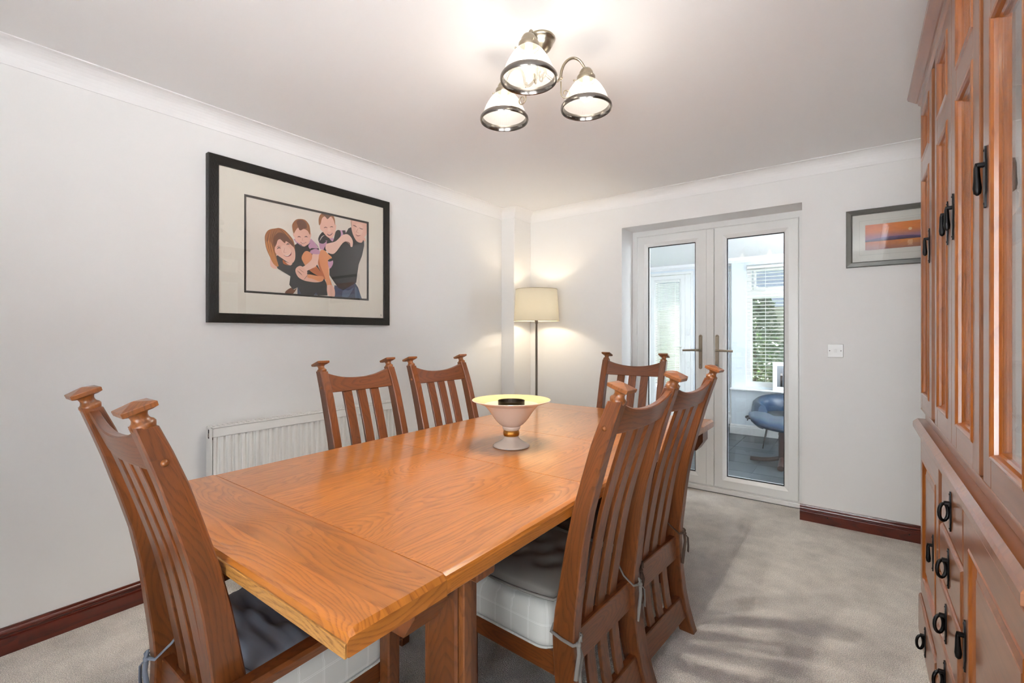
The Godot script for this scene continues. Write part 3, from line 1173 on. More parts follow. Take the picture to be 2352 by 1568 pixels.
func make_chair(arms: bool, label: String) -> Node3D:
	var t = thing("carver_chair" if arms else "dining_chair", label, "chair")
	var W := 0.1975
	for s in [-1, 1]:
		var g = geo()
		var secs = []
		for q in POST:
			secs.append(rect_sec(Vector3(s * W, q[0], q[1] - q[2] * 0.5), 0.0205, q[2] * 0.5, 0.0035))
		g.loft(secs)
		var post = obj("rear_post", g, M.chair_oak, t)
		g = geo()
		g.ball(Vector3(s * (W + 0.0205), 1.0, post_mid(1.0)), Vector3(0.005, 0.0075, 0.0075), 12, 8)
		obj("peg", g, M.chair_oak_pale, post)
		# finial: turned neck under a square cap
		g = geo()
		g.xf = Transform3D(Basis(Vector3.RIGHT, 0.34), Vector3(s * W, 1.075, post_mid(1.075)))
		g.lathe([[0.0, -0.006], [0.0195, -0.006], [0.0215, 0.0], [0.0225, 0.004], [0.0205, 0.0085], [0.0165, 0.012], [0.0145, 0.017], [0.0145, 0.022], [0.0165, 0.027], [0.021, 0.031], [0.022, 0.032]], 24)
		secs = []
		for q in [[0.021, 0.0305], [0.0295, 0.0345], [0.0302, 0.043], [0.029, 0.0445], [0.002, 0.053]]:
			var h = q[0]
			secs.append(PackedVector3Array([Vector3(-h, q[1], -h), Vector3(h, q[1], -h), Vector3(h, q[1], h), Vector3(-h, q[1], h)]))
		g.loft(secs, false, true)
		obj("finial", g, M.chair_oak_pale, t)
	# crest rail: dished on top, bowed in plan
	var g = geo()
	var secs = []
	for i in 19:
		var u = -1.0 + 2.0 * i / 18.0
		var top = 1.035 + 0.027 * u * u + 0.006 * u * u * u * u
		var bot = 0.973 + 0.003 * u * u
		var bow = 0.014 * (1.0 - u * u)
		var zt = post_mid(top) + bow
		var zb = post_mid(bot) + bow
		var x = u * 0.18
		var h = 0.0115
		secs.append(PackedVector3Array([Vector3(x, bot, zb - h + 0.002), Vector3(x, bot + 0.003, zb - h), Vector3(x, top - 0.003, zt - h), Vector3(x, top, zt - h + 0.003), Vector3(x, top, zt + h - 0.003), Vector3(x, top - 0.003, zt + h), Vector3(x, bot + 0.003, zb + h), Vector3(x, bot, zb + h - 0.002)]))
	g.loft(secs)
	obj("crest_rail", g, M.chair_oak, t)
	for x in [-0.08, 0.0, 0.08]:
		g = geo()
		slat(g, x, 0.38, 0.978, 0.05, 0.013, 0.0, 0.013)
		obj("slat", g, M.chair_oak, t)
		g = geo()
		slat(g, x, 0.13, 0.30, 0.047, 0.013, 0.004)
		obj("lower_slat", g, M.chair_oak, t)
	for q in [[0.292, 0.388, 0.026, "back_rail"], [0.06, 0.138, 0.024, "bottom_rail"]]:
		g = geo()
		var secs2 = []
		for x in [-0.18, 0.18]:
			var p := PackedVector3Array()
			var z0 = post_mid(q[0]) + 0.008
			var z1 = post_mid(q[1]) + 0.008
			var h = q[2] / 2
			for r in [[q[0], z0 - h], [q[0], z0 + h - 0.003], [q[0] + 0.003, z0 + h], [q[1] - 0.003, z1 + h], [q[1], z1 + h - 0.003], [q[1], z1 - h]]:
				p.append(Vector3(x, r[0], r[1]))
			secs2.append(p)
		g.loft(secs2, false, true)
		obj(q[3], g, M.chair_oak, t)
	# seat frame and front legs
	for s in [-1, 1]:
		g = geo()
		g.span(Vector3(s * 0.183, 0.248, -0.43), Vector3(s * 0.207, 0.318, -0.045), 0.003, 2)
		obj("side_rail", g, M.chair_oak, t)
		g = geo()
		var top_y = 0.515 if arms else 0.31
		g.box(Vector3(s * (0.235 if arms else 0.185), top_y / 2, -0.44), Vector3(0.042, top_y, 0.042), 0.004, 1)
		obj("front_leg", g, M.chair_oak, t)
		if arms:
			g = geo()
			secs = []
			for i in 11:
				var u = i / 10.0
				var z = lerpf(-0.5, -0.01, u)
				var x = s * (lerpf(0.27, 0.25, u) + 0.01 * sin(PI * u))
				var y = 0.525 + 0.006 * sin(PI * u) - 0.035 * u
				var hw = 0.03 - 0.008 * u
				secs.append(PackedVector3Array([Vector3(x - hw, y - 0.012, z), Vector3(x + hw, y - 0.012, z), Vector3(x + hw + 0.001, y + 0.006, z), Vector3(x + hw - 0.006, y + 0.013, z), Vector3(x - hw + 0.006, y + 0.013, z), Vector3(x - hw - 0.001, y + 0.006, z)]))
			g.loft(secs)
			obj("arm", g, M.chair_oak, t)
			g = geo()
			g.prism([[0.39, -0.462], [0.46, -0.492], [0.514, -0.5], [0.514, -0.462]], 0, s * 0.235 - 0.012, s * 0.235 + 0.012)
			obj("corbel", g, M.chair_oak, t)
	g = geo()
	g.box(Vector3(0, 0.283, -0.43), Vector3(0.36, 0.07, 0.024), 0.003, 0)
	obj("front_rail", g, M.chair_oak, t)
	# upholstered pad with a piped lower edge
	g = geo()
	secs = []
	for q in [[0.312, 0.018], [0.318, 0.002], [0.345, 0.0], [0.395, 0.0], [0.42, 0.006], [0.437, 0.022], [0.446, 0.05], [0.45, 0.1]]:
		secs.append(round_rect(q[0], 0.215, 0.44, -0.082, q[1], 0.05))
	g.loft(secs, true)
	obj("seat_pad", g, M.check_fabric, t)
	g = geo()
	var pts = []
	var rr = round_rect(0.32, 0.216, 0.44, -0.082, 0.0, 0.05)
	for p in rr:
		pts.append(p)
	pts.append(rr[0])
	g.tube(pts, 0.004, 6)
	obj("piping", g, M.check_fabric, t)
	return t


# outline of a seat: half width, depth forward, rear edge, inset, corner radius
func round_rect(y: float, hw: float, depth: float, back: float, inset: float, r: float) -> PackedVector3Array:
	var p := PackedVector3Array()
	var x1 = hw - inset
	var z0 = -depth + inset - 0.02
	var z1 = back - inset
	var rad = maxf(r - inset * 0.3, 0.01)
	for c in [[x1 - rad, z1 - rad, 0.0], [-x1 + rad, z1 - rad, PI / 2], [-x1 + rad, z0 + rad, PI], [x1 - rad, z0 + rad, PI * 1.5]]:
		for i in 6:
			var a = c[2] + PI / 2 * i / 5.0
			p.append(Vector3(c[0] + cos(a) * rad, y, c[1] + sin(a) * rad))
	return p


func cushion(label: String, at: Vector3, turn: float, folds: float, ties_at: float, mt) -> void:
	var t = thing("seat_cushion", label, "cushion", at, turn, "tie-on seat cushions")
	var n = 36
	var hgt = []
	var pos = []
	for i in n + 1:
		var rh = []
		var rp = []
		for k in n + 1:
			var u = -1.0 + 2.0 * i / n
			var w = -1.0 + 2.0 * k / n
			# square to squircle, so that the corners are round
			var x = u * sqrt(1.0 - 0.18 * w * w)
			var z = w * sqrt(1.0 - 0.18 * u * u)
			var e = (1.0 - pow(absf(u), 5.0)) * (1.0 - pow(absf(w), 5.0))
			var h = 0.042 * pow(maxf(e, 0.0), 0.45)
			for q in [[-0.33, -0.33], [0.33, -0.33], [-0.33, 0.33], [0.33, 0.33], [0.0, 0.0]]:
				var d = Vector2(u - q[0], w - q[1]).length()
				h -= 0.02 * exp(-d * d * 40.0) * e
			h += folds * e * (sin(w * 15.0 + u * 1.5 + sin(u * 3.0)) * 0.5 + 0.4 * sin(w * 31.0 - u * 2.0))
			rh.append(h)
			rp.append(Vector3(x * 0.207, 0.0, -0.262 + z * 0.19))
		hgt.append(rh)
		pos.append(rp)
	var g = geo()
	for i in n:
		for k in n:
			var cs = []
			var ns = []
			for q in [[0, 0], [1, 0], [1, 1], [0, 1]]:
				var a = i + q[0]
				var b = k + q[1]
				cs.append(pos[a][b] + Vector3(0, 0.455 + hgt[a][b], 0))
				var dx = (hgt[mini(a + 1, n)][b] - hgt[maxi(a - 1, 0)][b]) / (2.0 * 0.414 / n)
				var dz = (hgt[a][mini(b + 1, n)] - hgt[a][maxi(b - 1, 0)]) / (2.0 * 0.41 / n)
				ns.append(Vector3(-dx, 1, -dz))
			var uv = []
			for q in cs:
				uv.append(Vector2(q.x, q.z))
			g.tri(cs[0], cs[1], cs[2], ns[0], ns[1], ns[2], uv[0], uv[1], uv[2])
			g.tri(cs[0], cs[2], cs[3], ns[0], ns[2], ns[3], uv[0], uv[2], uv[3])
			var lo = []
			for q in [[0, 0], [1, 0], [1, 1], [0, 1]]:
				lo.append(pos[i + q[0]][k + q[1]] + Vector3(0, 0.455 - 0.003 * (1.0 - maxf(absf(i + q[0] - n * 0.5), absf(k + q[1] - n * 0.5)) / (n * 0.5)), 0))
			g.quad(lo[0], lo[1], lo[2], lo[3], Vector3.DOWN)
	obj("pad", g, mt, t)
	g = geo()
	var edge = []
	for i in n:
		edge.append(pos[i][0])
	for i in n:
		edge.append(pos[n][i])
	for i in n:
		edge.append(pos[n - i][n])
	for i in n:
		edge.append(pos[0][n - i])
	edge.append(pos[0][0])
	var pts = []
	for p in edge:
		pts.append(p + Vector3(0, 0.458, 0))
	g.tube(pts, 0.0045, 6)
	obj("piping", g, mt, t)
	# tapes tied round the two rear posts
	for s in [-1, 1]:
		g = geo()
		var y = ties_at
		var zf = post_mid(y)
		var hx = 0.0235
		var hz = 0.04
		var cx = s * 0.1975
		g.tube([Vector3(s * 0.17, 0.458, -0.07), Vector3(s * 0.172, y + 0.03, zf - hz + 0.002), Vector3(cx, y + 0.012, zf - hz - 0.002), Vector3(cx + s * (hx + 0.002), y + 0.004, zf - hz + 0.004), Vector3(cx + s * (hx + 0.003), y - 0.004, zf), Vector3(cx + s * (hx + 0.002), y - 0.008, zf + hz - 0.002), Vector3(cx + s * hx * 0.4, y - 0.01, zf + hz + 0.003)], 0.0052, 8, 0.45)
		g.tube([Vector3(s * 0.17, 0.456, -0.066), Vector3(cx - s * (hx + 0.002), y + 0.02, zf), Vector3(cx - s * (hx + 0.001), y - 0.004, zf + hz - 0.003), Vector3(cx + s * hx * 0.3, y - 0.01, zf + hz + 0.004)], 0.0052, 8, 0.45)
		var kn = Vector3(cx + s * hx * 0.4, y - 0.01, zf + hz + 0.006)
		g.ball(kn, Vector3(0.009, 0.0085, 0.008), 10, 8)
		g.tube([kn, kn + Vector3(s * 0.012, -0.018, 0.01), kn + Vector3(s * 0.022, -0.06, 0.008), kn + Vector3(s * 0.024, -0.085, 0.006)], 0.0062, 8, 0.35)
		g.tube([kn, kn + Vector3(-s * 0.008, -0.03, 0.006), kn + Vector3(-s * 0.006, -0.075, 0.0), kn + Vector3(-s * 0.012, -0.125, -0.004)], 0.0062, 8, 0.35)
		g.tube([kn, kn + Vector3(-s * 0.004, 0.018, 0.004), kn + Vector3(-s * 0.012, 0.028, 0.0), kn + Vector3(-s * 0.008, 0.006, 0.004)], 0.004, 6, 0.5)
		obj("tie", g, mt, t)


func fabric_check() -> StandardMaterial3D:
	var im := Image.create(256, 256, false, Image.FORMAT_RGB8)
	im.fill(Color(0.80, 0.80, 0.775))
	for q in [[30, 3], [38, 2], [158, 3], [166, 2]]:
		im.fill_rect(Rect2i(q[0], 0, q[1], 256), Color(0.90, 0.90, 0.88))
		im.fill_rect(Rect2i(0, q[0], 256, q[1]), Color(0.90, 0.90, 0.88))
	var m = mat("check_fabric", Color.WHITE, 0.9)
	m.albedo_texture = ImageTexture.create_from_image(im)
	m.uv1_scale = Vector3(1.0 / 0.13, 1.0 / 0.13, 1.0)
	m.rim_enabled = true
	m.rim = 0.3
	return m


func chairs() -> void:
	fabric_check()
	mat("grey_cushion", Color(0.5, 0.485, 0.46), 0.92)
	mat("blue_grey_cushion", Color(0.52, 0.55, 0.6), 0.8)
	mat("brown_tape", Color(0.32, 0.25, 0.2), 0.9)
	var grp := "dining chairs round the oak table"
	var a = make_chair(false, "slat-back oak dining chair with a pale check seat, nearest on the cabinet side")
	a.set_meta("group", grp)
	a.position = Vector3(2.055, 0, 2.33)
	a.rotation.y = deg_to_rad(87.4)
	dup(a, Vector3(2.062, 0, 1.868), deg_to_rad(85.5), "slat-back oak dining chair nearer the glazed doors on the cabinet side", grp)
	dup(a, Vector3(0.764, 0, 2.27), deg_to_rad(-90.0), "slat-back oak dining chair in front of the radiator", grp)
	dup(a, Vector3(0.802, 0, 1.75), deg_to_rad(-92.6), "slat-back oak dining chair by the left wall nearest the floor lamp", grp)
	var f = make_chair(true, "oak carver chair with arms, in the foreground at the near table end")
	f.set_meta("group", grp)
	f.position = Vector3(1.375, 0, 3.283)
	dup(f, Vector3(1.476, 0, 0.815), deg_to_rad(183.2), "oak carver chair at the far table end in front of the glazed doors", grp)
	cushion("grey buttoned cushion tied on the nearest chair on the cabinet side", Vector3(2.055, 0, 2.33), deg_to_rad(87.4), 0.0, 0.385, M.grey_cushion)
	cushion("cushion with brown tapes on the cabinet-side chair nearer the glazed doors", Vector3(2.062, 0, 1.868), deg_to_rad(85.5), 0.0, 0.41, M.brown_tape)
	cushion("rumpled blue-grey cushion tied on the foreground carver chair", Vector3(1.375, 0, 3.283), 0.0, 0.012, 0.40, M.blue_grey_cushion)


# ---------------------------------------------------------------- display cabinet
const CAB_S := 1.67


func cz(s: float) -> float:
	return CAB_S - s


func cabinet() -> void:
	var a := Vector3(-0.00427, 0, -1.0)
	var o := Vector3(2.6955, 0, 3.709) + a * CAB_S + Vector3(1, 0, -0.00427) * 0.197
	var t = thing("display_cabinet", "tall reddish oak display cabinet with glazed upper doors along the right wall", "cabinet", o)
	t.rotation.y = 0.00427
	var far = cz(2.41)
	var near = cz(0.93)
	# lower body
	var g = geo()
	g.span(Vector3(0.011, 0.1, far), Vector3(0.42, 0.893, near), 0.002, 2)
	obj("base_body", g, M.cabinet_wood, t)
	g = geo()
	for q in [[far, far + 0.115], [near - 0.115, near]]:
		g.span(Vector3(0.014, 0.0, q[0]), Vector3(0.09, 0.1, q[1]), 0.008, 2)
		g.span(Vector3(0.33, 0.0, q[0]), Vector3(0.41, 0.1, q[1]), 0.008, 2)
	obj("bracket_foot", g, M.cabinet_wood, t)
	g = geo()
	var secs = []
	for q in [[0.892, 0.022], [0.908, 0.022], [0.9145, 0.018], [0.924, 0.009]]:
		secs.append(PackedVector3Array([Vector3(-q[1], q[0], far - q[1]), Vector3(-q[1], q[0], near + q[1]), Vector3(0.42, q[0], near + q[1]), Vector3(0.42, q[0], far - q[1])]))
	# the grain of a board runs along the cabinet, so its faces are built one by one
	for i in 3:
		g.loft([secs[i], secs[i + 1]], false, true, false)
	g.quad(secs[3][0], secs[3][1], secs[3][2], secs[3][3], Vector3.UP, Vector2(0, 0), Vector2(1.5, 0), Vector2(1.5, 0.42), Vector2(0, 0.42))
	g.quad(secs[0][0], secs[0][1], secs[0][2], secs[0][3], Vector3.DOWN, Vector2(0, 0), Vector2(1.5, 0), Vector2(1.5, 0.42), Vector2(0, 0.42))
	obj("countertop", g, M.cabinet_wood, t)
	# upper body: an open box
	g = geo()
	g.span(Vector3(0.013, 0.924, far + 0.012), Vector3(0.4, 0.962, near - 0.012), 0.001, 2)
	g.span(Vector3(0.0, 0.962, far), Vector3(0.4, 0.968, near), 0.001, 2)
	g.span(Vector3(0.0, 2.135, far), Vector3(0.4, 2.16, near), 0.001, 2)
	g.span(Vector3(0.012, 0.968, far), Vector3(0.4, 2.135, far + 0.018), 0.001, 1)
	g.span(Vector3(0.012, 0.968, near - 0.018), Vector3(0.4, 2.135, near), 0.001, 1)
	g.span(Vector3(0.39, 0.968, far + 0.018), Vector3(0.4, 2.135, near - 0.018), 0.001, 1)
	for q in [[2.073, 1.993], [1.317, 1.281]]:
		g.span(Vector3(0.011, 0.968, cz(q[0]) - 0.004), Vector3(0.034, 2.135, cz(q[1]) + 0.004), 0.001, 1)
	obj("upper_body", g, M.cabinet_wood, t)
	g = geo()
	g.span(Vector3(0.386, 0.97, far + 0.02), Vector3(0.3895, 2.133, near - 0.02), 0.0)
	obj("back_lining", g, mat("pale_lining", Color(0.9, 0.88, 0.84), 0.5), t)
	g = geo()
	g.span(Vector3(0.02, 0.97, far + 0.0185), Vector3(0.386, 2.133, far + 0.021), 0.0)
	g.span(Vector3(0.02, 0.97, near - 0.021), Vector3(0.386, 2.133, near - 0.0185), 0.0)
	obj("side_lining", g, M.pale_lining, t)
	for y in [1.43, 1.79]:
		g = geo()
		g.span(Vector3(0.05, y, far + 0.02), Vector3(0.38, y + 0.006, near - 0.02), 0.001, 2)
		obj("glass_shelf", g, M.cab_pane, t)
	# crown moulding, mitred round the front corners
	g = geo()
	run_profile(g, [Vector2(0.4, near), Vector2(0.0, near), Vector2(0.0, far), Vector2(0.4, far)], [[-0.02, 2.14], [0.0, 2.14], [0.006, 2.146], [0.009, 2.157], [0.013, 2.159], [0.036, 2.184], [0.038, 2.192], [-0.02, 2.192]])
	obj("crown_moulding", g, M.cabinet_wood, t)
	g = geo()
	g.span(Vector3(0.0, 2.185, far), Vector3(0.4, 2.19, near), 0.001, 2)
	obj("top_board", g, M.cabinet_wood, t)

	var face = facing("-x", Vector3.ZERO)
	for q in [[2.41, 2.073, 2.355, 2.142, 2.125], [1.993, 1.6645, 1.932, 1.735, 1.722], [1.6635, 1.317, 1.592, 1.384, 1.634], [1.281, 0.93, 1.2155, 0.99, 1.255]]:
		upper_door(t, face, cz(q[0]), cz(q[1]), cz(q[2]), cz(q[3]), cz(q[4]))
	lower_door(t, face, cz(2.41), cz(1.909), cz(2.03))
	lower_door(t, face, cz(1.4935), cz(0.93), cz(1.468))
	var ds = [[0.858, 0.709, 0.0], [0.703, 0.562, 0.004], [0.557, 0.412, 0.009], [0.407, 0.262, 0.011]]
	for q in ds:
		drawer(t, face, cz(1.849), cz(1.5), q[1], q[0], q[2])
	drawer(t, face, cz(2.40), cz(1.915), 0.108, 0.252, 0.008)
	drawer(t, face, cz(1.845), cz(1.5), 0.108, 0.252, 0.012)
	drawer(t, face, cz(1.49), cz(0.94), 0.108, 0.252, 0.008)

	# things kept inside
	var at = func(s: float, d: float, y: float) -> Vector3: return t.transform * Vector3(d - 0.197, y, cz(s))
	var b = thing("bottle", "pale bottle with a gold neck standing on the cabinet's glass shelf", "bottle", at.call(1.7, 0.34, 1.4365))
	g = geo()
	g.lathe([[0.0, 0.0], [0.036, 0.0], [0.039, 0.006], [0.039, 0.085], [0.034, 0.105], [0.02, 0.125], [0.014, 0.14]], 28)
	obj("body", g, glass("bottle_glass", 0.35, 0.1), b)
	g = geo()
	g.lathe([[0.0145, 0.118], [0.0165, 0.12], [0.0148, 0.15], [0.0145, 0.175], [0.0175, 0.178], [0.0175, 0.192], [0.0, 0.196]], 24)
	obj("neck_foil", g, mat("gold_foil", Color(0.8, 0.62, 0.35), 0.3, 0.9), b)
	var v = thing("crystal_bowl", "cut crystal bowl glinting on the foil behind the nearest glass door", "bowl", at.call(1.62, 0.36, 1.0175))
	g = geo()
	g.lathe([[0.0, 0.004], [0.05, 0.0], [0.056, 0.006], [0.05, 0.018], [0.085, 0.09], [0.105, 0.17], [0.099, 0.17], [0.08, 0.092], [0.045, 0.024], [0.0, 0.02]], 48, 0.035, 16)
	obj("bowl", g, glass("crystal", 0.12, 0.05), v)
	var f = thing("foil_sheet", "crumpled silver foil spread over the cabinet floor", "foil", at.call(1.75, 0.37, 0.969))
	g = geo()
	var nz := noise(1.0, 77, 3)
	nz.noise_type = FastNoiseLite.TYPE_CELLULAR
	var n = 40
	for i in n:
		for k in n:
			var ps = []
			for q in [[0, 0], [1, 0], [1, 1], [0, 1]]:
				var x = -0.12 + 0.24 * (i + q[0]) / n
				var z = -0.45 + 0.9 * (k + q[1]) / n
				ps.append(Vector3(x, 0.022 + 0.02 * nz.get_noise_2d(x * 16.0, z * 16.0), z))
			g.tri(ps[0], ps[1], ps[2], (ps[2] - ps[0]).cross(ps[1] - ps[0]), (ps[2] - ps[0]).cross(ps[1] - ps[0]), (ps[2] - ps[0]).cross(ps[1] - ps[0]), Vector2.ZERO, Vector2.ZERO, Vector2.ZERO)
			g.tri(ps[0], ps[2], ps[3], (ps[3] - ps[0]).cross(ps[2] - ps[0]), (ps[3] - ps[0]).cross(ps[2] - ps[0]), (ps[3] - ps[0]).cross(ps[2] - ps[0]), Vector2.ZERO, Vector2.ZERO, Vector2.ZERO)
	obj("sheet", g, mat("silver_foil", Color(0.86, 0.88, 0.9), 0.22, 0.9), f)
	for q in [[2.05, 0.33]]:
		var w = thing("wine_glass", "clear stemmed glass on the cabinet's lower glass shelf", "glass", at.call(q[0], q[1], 1.4365))
		g = geo()
		g.lathe([[0.0, 0.002], [0.03, 0.0], [0.031, 0.003], [0.006, 0.008], [0.0045, 0.03], [0.0045, 0.075], [0.02, 0.09], [0.033, 0.115], [0.034, 0.14], [0.03, 0.165], [0.0285, 0.165], [0.032, 0.14], [0.031, 0.117], [0.0, 0.087]], 24)
		obj("glass", g, M.crystal, w)


# coordinates on the cabinet's front: z along it, y up, out of it
func plate_handle(g: Geo, x: float, y: float, h: float) -> void:
	var secs = []
	for q in [[-0.5, 0.002], [-0.485, 0.0055], [-0.3, 0.0075], [-0.24, 0.012], [0.24, 0.012], [0.3, 0.0075], [0.485, 0.0055], [0.5, 0.002]]:
		var yy = y + q[0] * h
		secs.append(PackedVector3Array([Vector3(x - q[1], yy, 0), Vector3(x + q[1], yy, 0), Vector3(x + q[1] * 0.85, yy, 0.003), Vector3(x - q[1] * 0.85, yy, 0.003)]))
	g.loft(secs)
	g.ball(Vector3(x, y + h * 0.43, 0.003), Vector3(0.0025, 0.0025, 0.0015), 8, 4)
	g.ball(Vector3(x, y - h * 0.43, 0.003), Vector3(0.0025, 0.0025, 0.0015), 8, 4)
	g.box(Vector3(x, y + h * 0.2, 0.008), Vector3(0.011, 0.009, 0.014), 0.002, 2)


func drop_handle(parent, face: Transform3D, x: float, y: float) -> void:
	var g = geo()
	g.xf = face
	plate_handle(g, x, y, 0.118)
	g.tube([Vector3(x, y + 0.028, 0.0125), Vector3(x, y + 0.018, 0.013), Vector3(x, y - 0.006, 0.0125), Vector3(x, y - 0.02, 0.0122), Vector3(x, y - 0.03, 0.012), Vector3(x, y - 0.034, 0.012)], [0.003, 0.0045, 0.0055, 0.0068, 0.0055, 0.0015], 18)
	obj("drop_handle", g, M.iron, parent)


func ring_handle(parent, face: Transform3D, x: float, y: float) -> void:
	var g = geo()
	g.xf = face
	plate_handle(g, x, y, 0.105)
	var pts = []
	for i in 17:
		var a = TAU * i / 16.0
		pts.append(Vector3(x + 0.006 * sin(a), y - 0.004 + 0.0225 * cos(a), 0.0145 + 0.0095 * sin(a)))
	g.tube(pts, 0.0042, 10)
	obj("ring_handle", g, M.iron, parent)


const BEAD := [[-0.001, 0.0], [0.002, 0.0025], [0.006, 0.0035], [0.0095, 0.002], [0.012, -0.002], [0.0135, -0.008], [0.0175, -0.011], [0.021, -0.0165], [0.022, -0.023], [-0.001, -0.023]]


func upper_door(t, face: Transform3D, za: float, zb: float, oa: float, ob: float, hz: float) -> void:
	var y0 := 0.969
	var y1 := 2.134
	var ys = [[1.023, 1.841], [1.909, 2.09]]
	var g = geo()
	g.xf = face
	g.span(Vector3(za, y0, -0.022), Vector3(oa, y1, 0.0), 0.0016, 1)
	g.span(Vector3(ob, y0, -0.022), Vector3(zb, y1, 0.0), 0.0016, 1)
	for q in [[y0, ys[0][0]], [ys[0][1], ys[1][0]], [ys[1][1], y1]]:
		g.span(Vector3(oa, q[0], -0.022), Vector3(ob, q[1], -0.0002), 0.0006, 0)
	var d = obj("door", g, M.cabinet_wood, t)
	for q in ys:
		g = geo()
		g.xf = face
		ring(g, oa, q[0], ob, q[1], BEAD)
		obj("glazing_bead", g, M.cabinet_bead, d)
		g = geo()
		g.xf = face
		g.span(Vector3(oa + 0.01, q[0] + 0.01, -0.0135), Vector3(ob - 0.01, q[1] - 0.01, -0.0115), 0.0)
		obj("pane", g, M.cab_pane, d)
	drop_handle(d, face, hz, 1.555)


func lower_door(t, face: Transform3D, za: float, zb: float, hz: float) -> void:
	var y0 := 0.262
	var y1 := 0.846
	var sw := 0.065
	var g = geo()
	g.xf = face
	ring(g, za, y0, zb, y1, [[0, -0.02], [0, -0.0012], [0.0012, 0.0], [sw, 0.0], [sw, -0.02]])
	var d = obj("door", g, M.cabinet_wood, t)
	g = geo()
	g.xf = face
	ring(g, za + sw, y0 + sw, zb - sw, y1 - sw, [[-0.001, 0.0], [0.003, 0.0022], [0.008, 0.001], [0.011, -0.004], [0.014, -0.012], [0.014, -0.02], [-0.001, -0.02]])
	obj("panel_moulding", g, M.cabinet_bead, d)
	g = geo()
	g.xf = face
	var secs = []
	for q in [[0.01, -0.016], [0.014, -0.0135], [0.045, -0.006], [0.047, -0.0045]]:
		var i = sw + q[0]
		secs.append(PackedVector3Array([Vector3(za + i, y0 + i, q[1]), Vector3(zb - i, y0 + i, q[1]), Vector3(zb - i, y1 - i, q[1]), Vector3(za + i, y1 - i, q[1])]))
	g.loft(secs, false, true)
	obj("panel", g, M.cabinet_wood, d)
	drop_handle(d, face, hz, 0.545)


func drawer(t, face: Transform3D, za: float, zb: float, y0: float, y1: float, out: float) -> void:
	var g = geo()
	g.xf = face
	var secs = []
	for q in [[0.0, -0.02], [0.0, out - 0.007], [0.002, out - 0.003], [0.006, out - 0.0008], [0.009, out]]:
		secs.append(PackedVector3Array([Vector3(za + q[0], y0 + q[0], q[1]), Vector3(zb - q[0], y0 + q[0], q[1]), Vector3(zb - q[0], y1 - q[0], q[1]), Vector3(za + q[0], y1 - q[0], q[1])]))
	for i in 4:
		g.loft([secs[i], secs[i + 1]], false, true, false)
	g.quad(secs[4][0], secs[4][1], secs[4][2], secs[4][3], Vector3(0, 0, 1), Vector2(0, 0), Vector2(zb - za, 0), Vector2(zb - za, y1 - y0), Vector2(0, y1 - y0))
	var d = obj("drawer", g, M.cabinet_wood, t)
	ring_handle(d, face * Transform3D(Basis(), Vector3(0, 0, out)), (za + zb) / 2, (y0 + y1) / 2 + 0.004)


# ---------------------------------------------------------------- lights
const CEIL_E := 0.004
const DOWN_E := 0.11
const FLOOR_E := 0.018


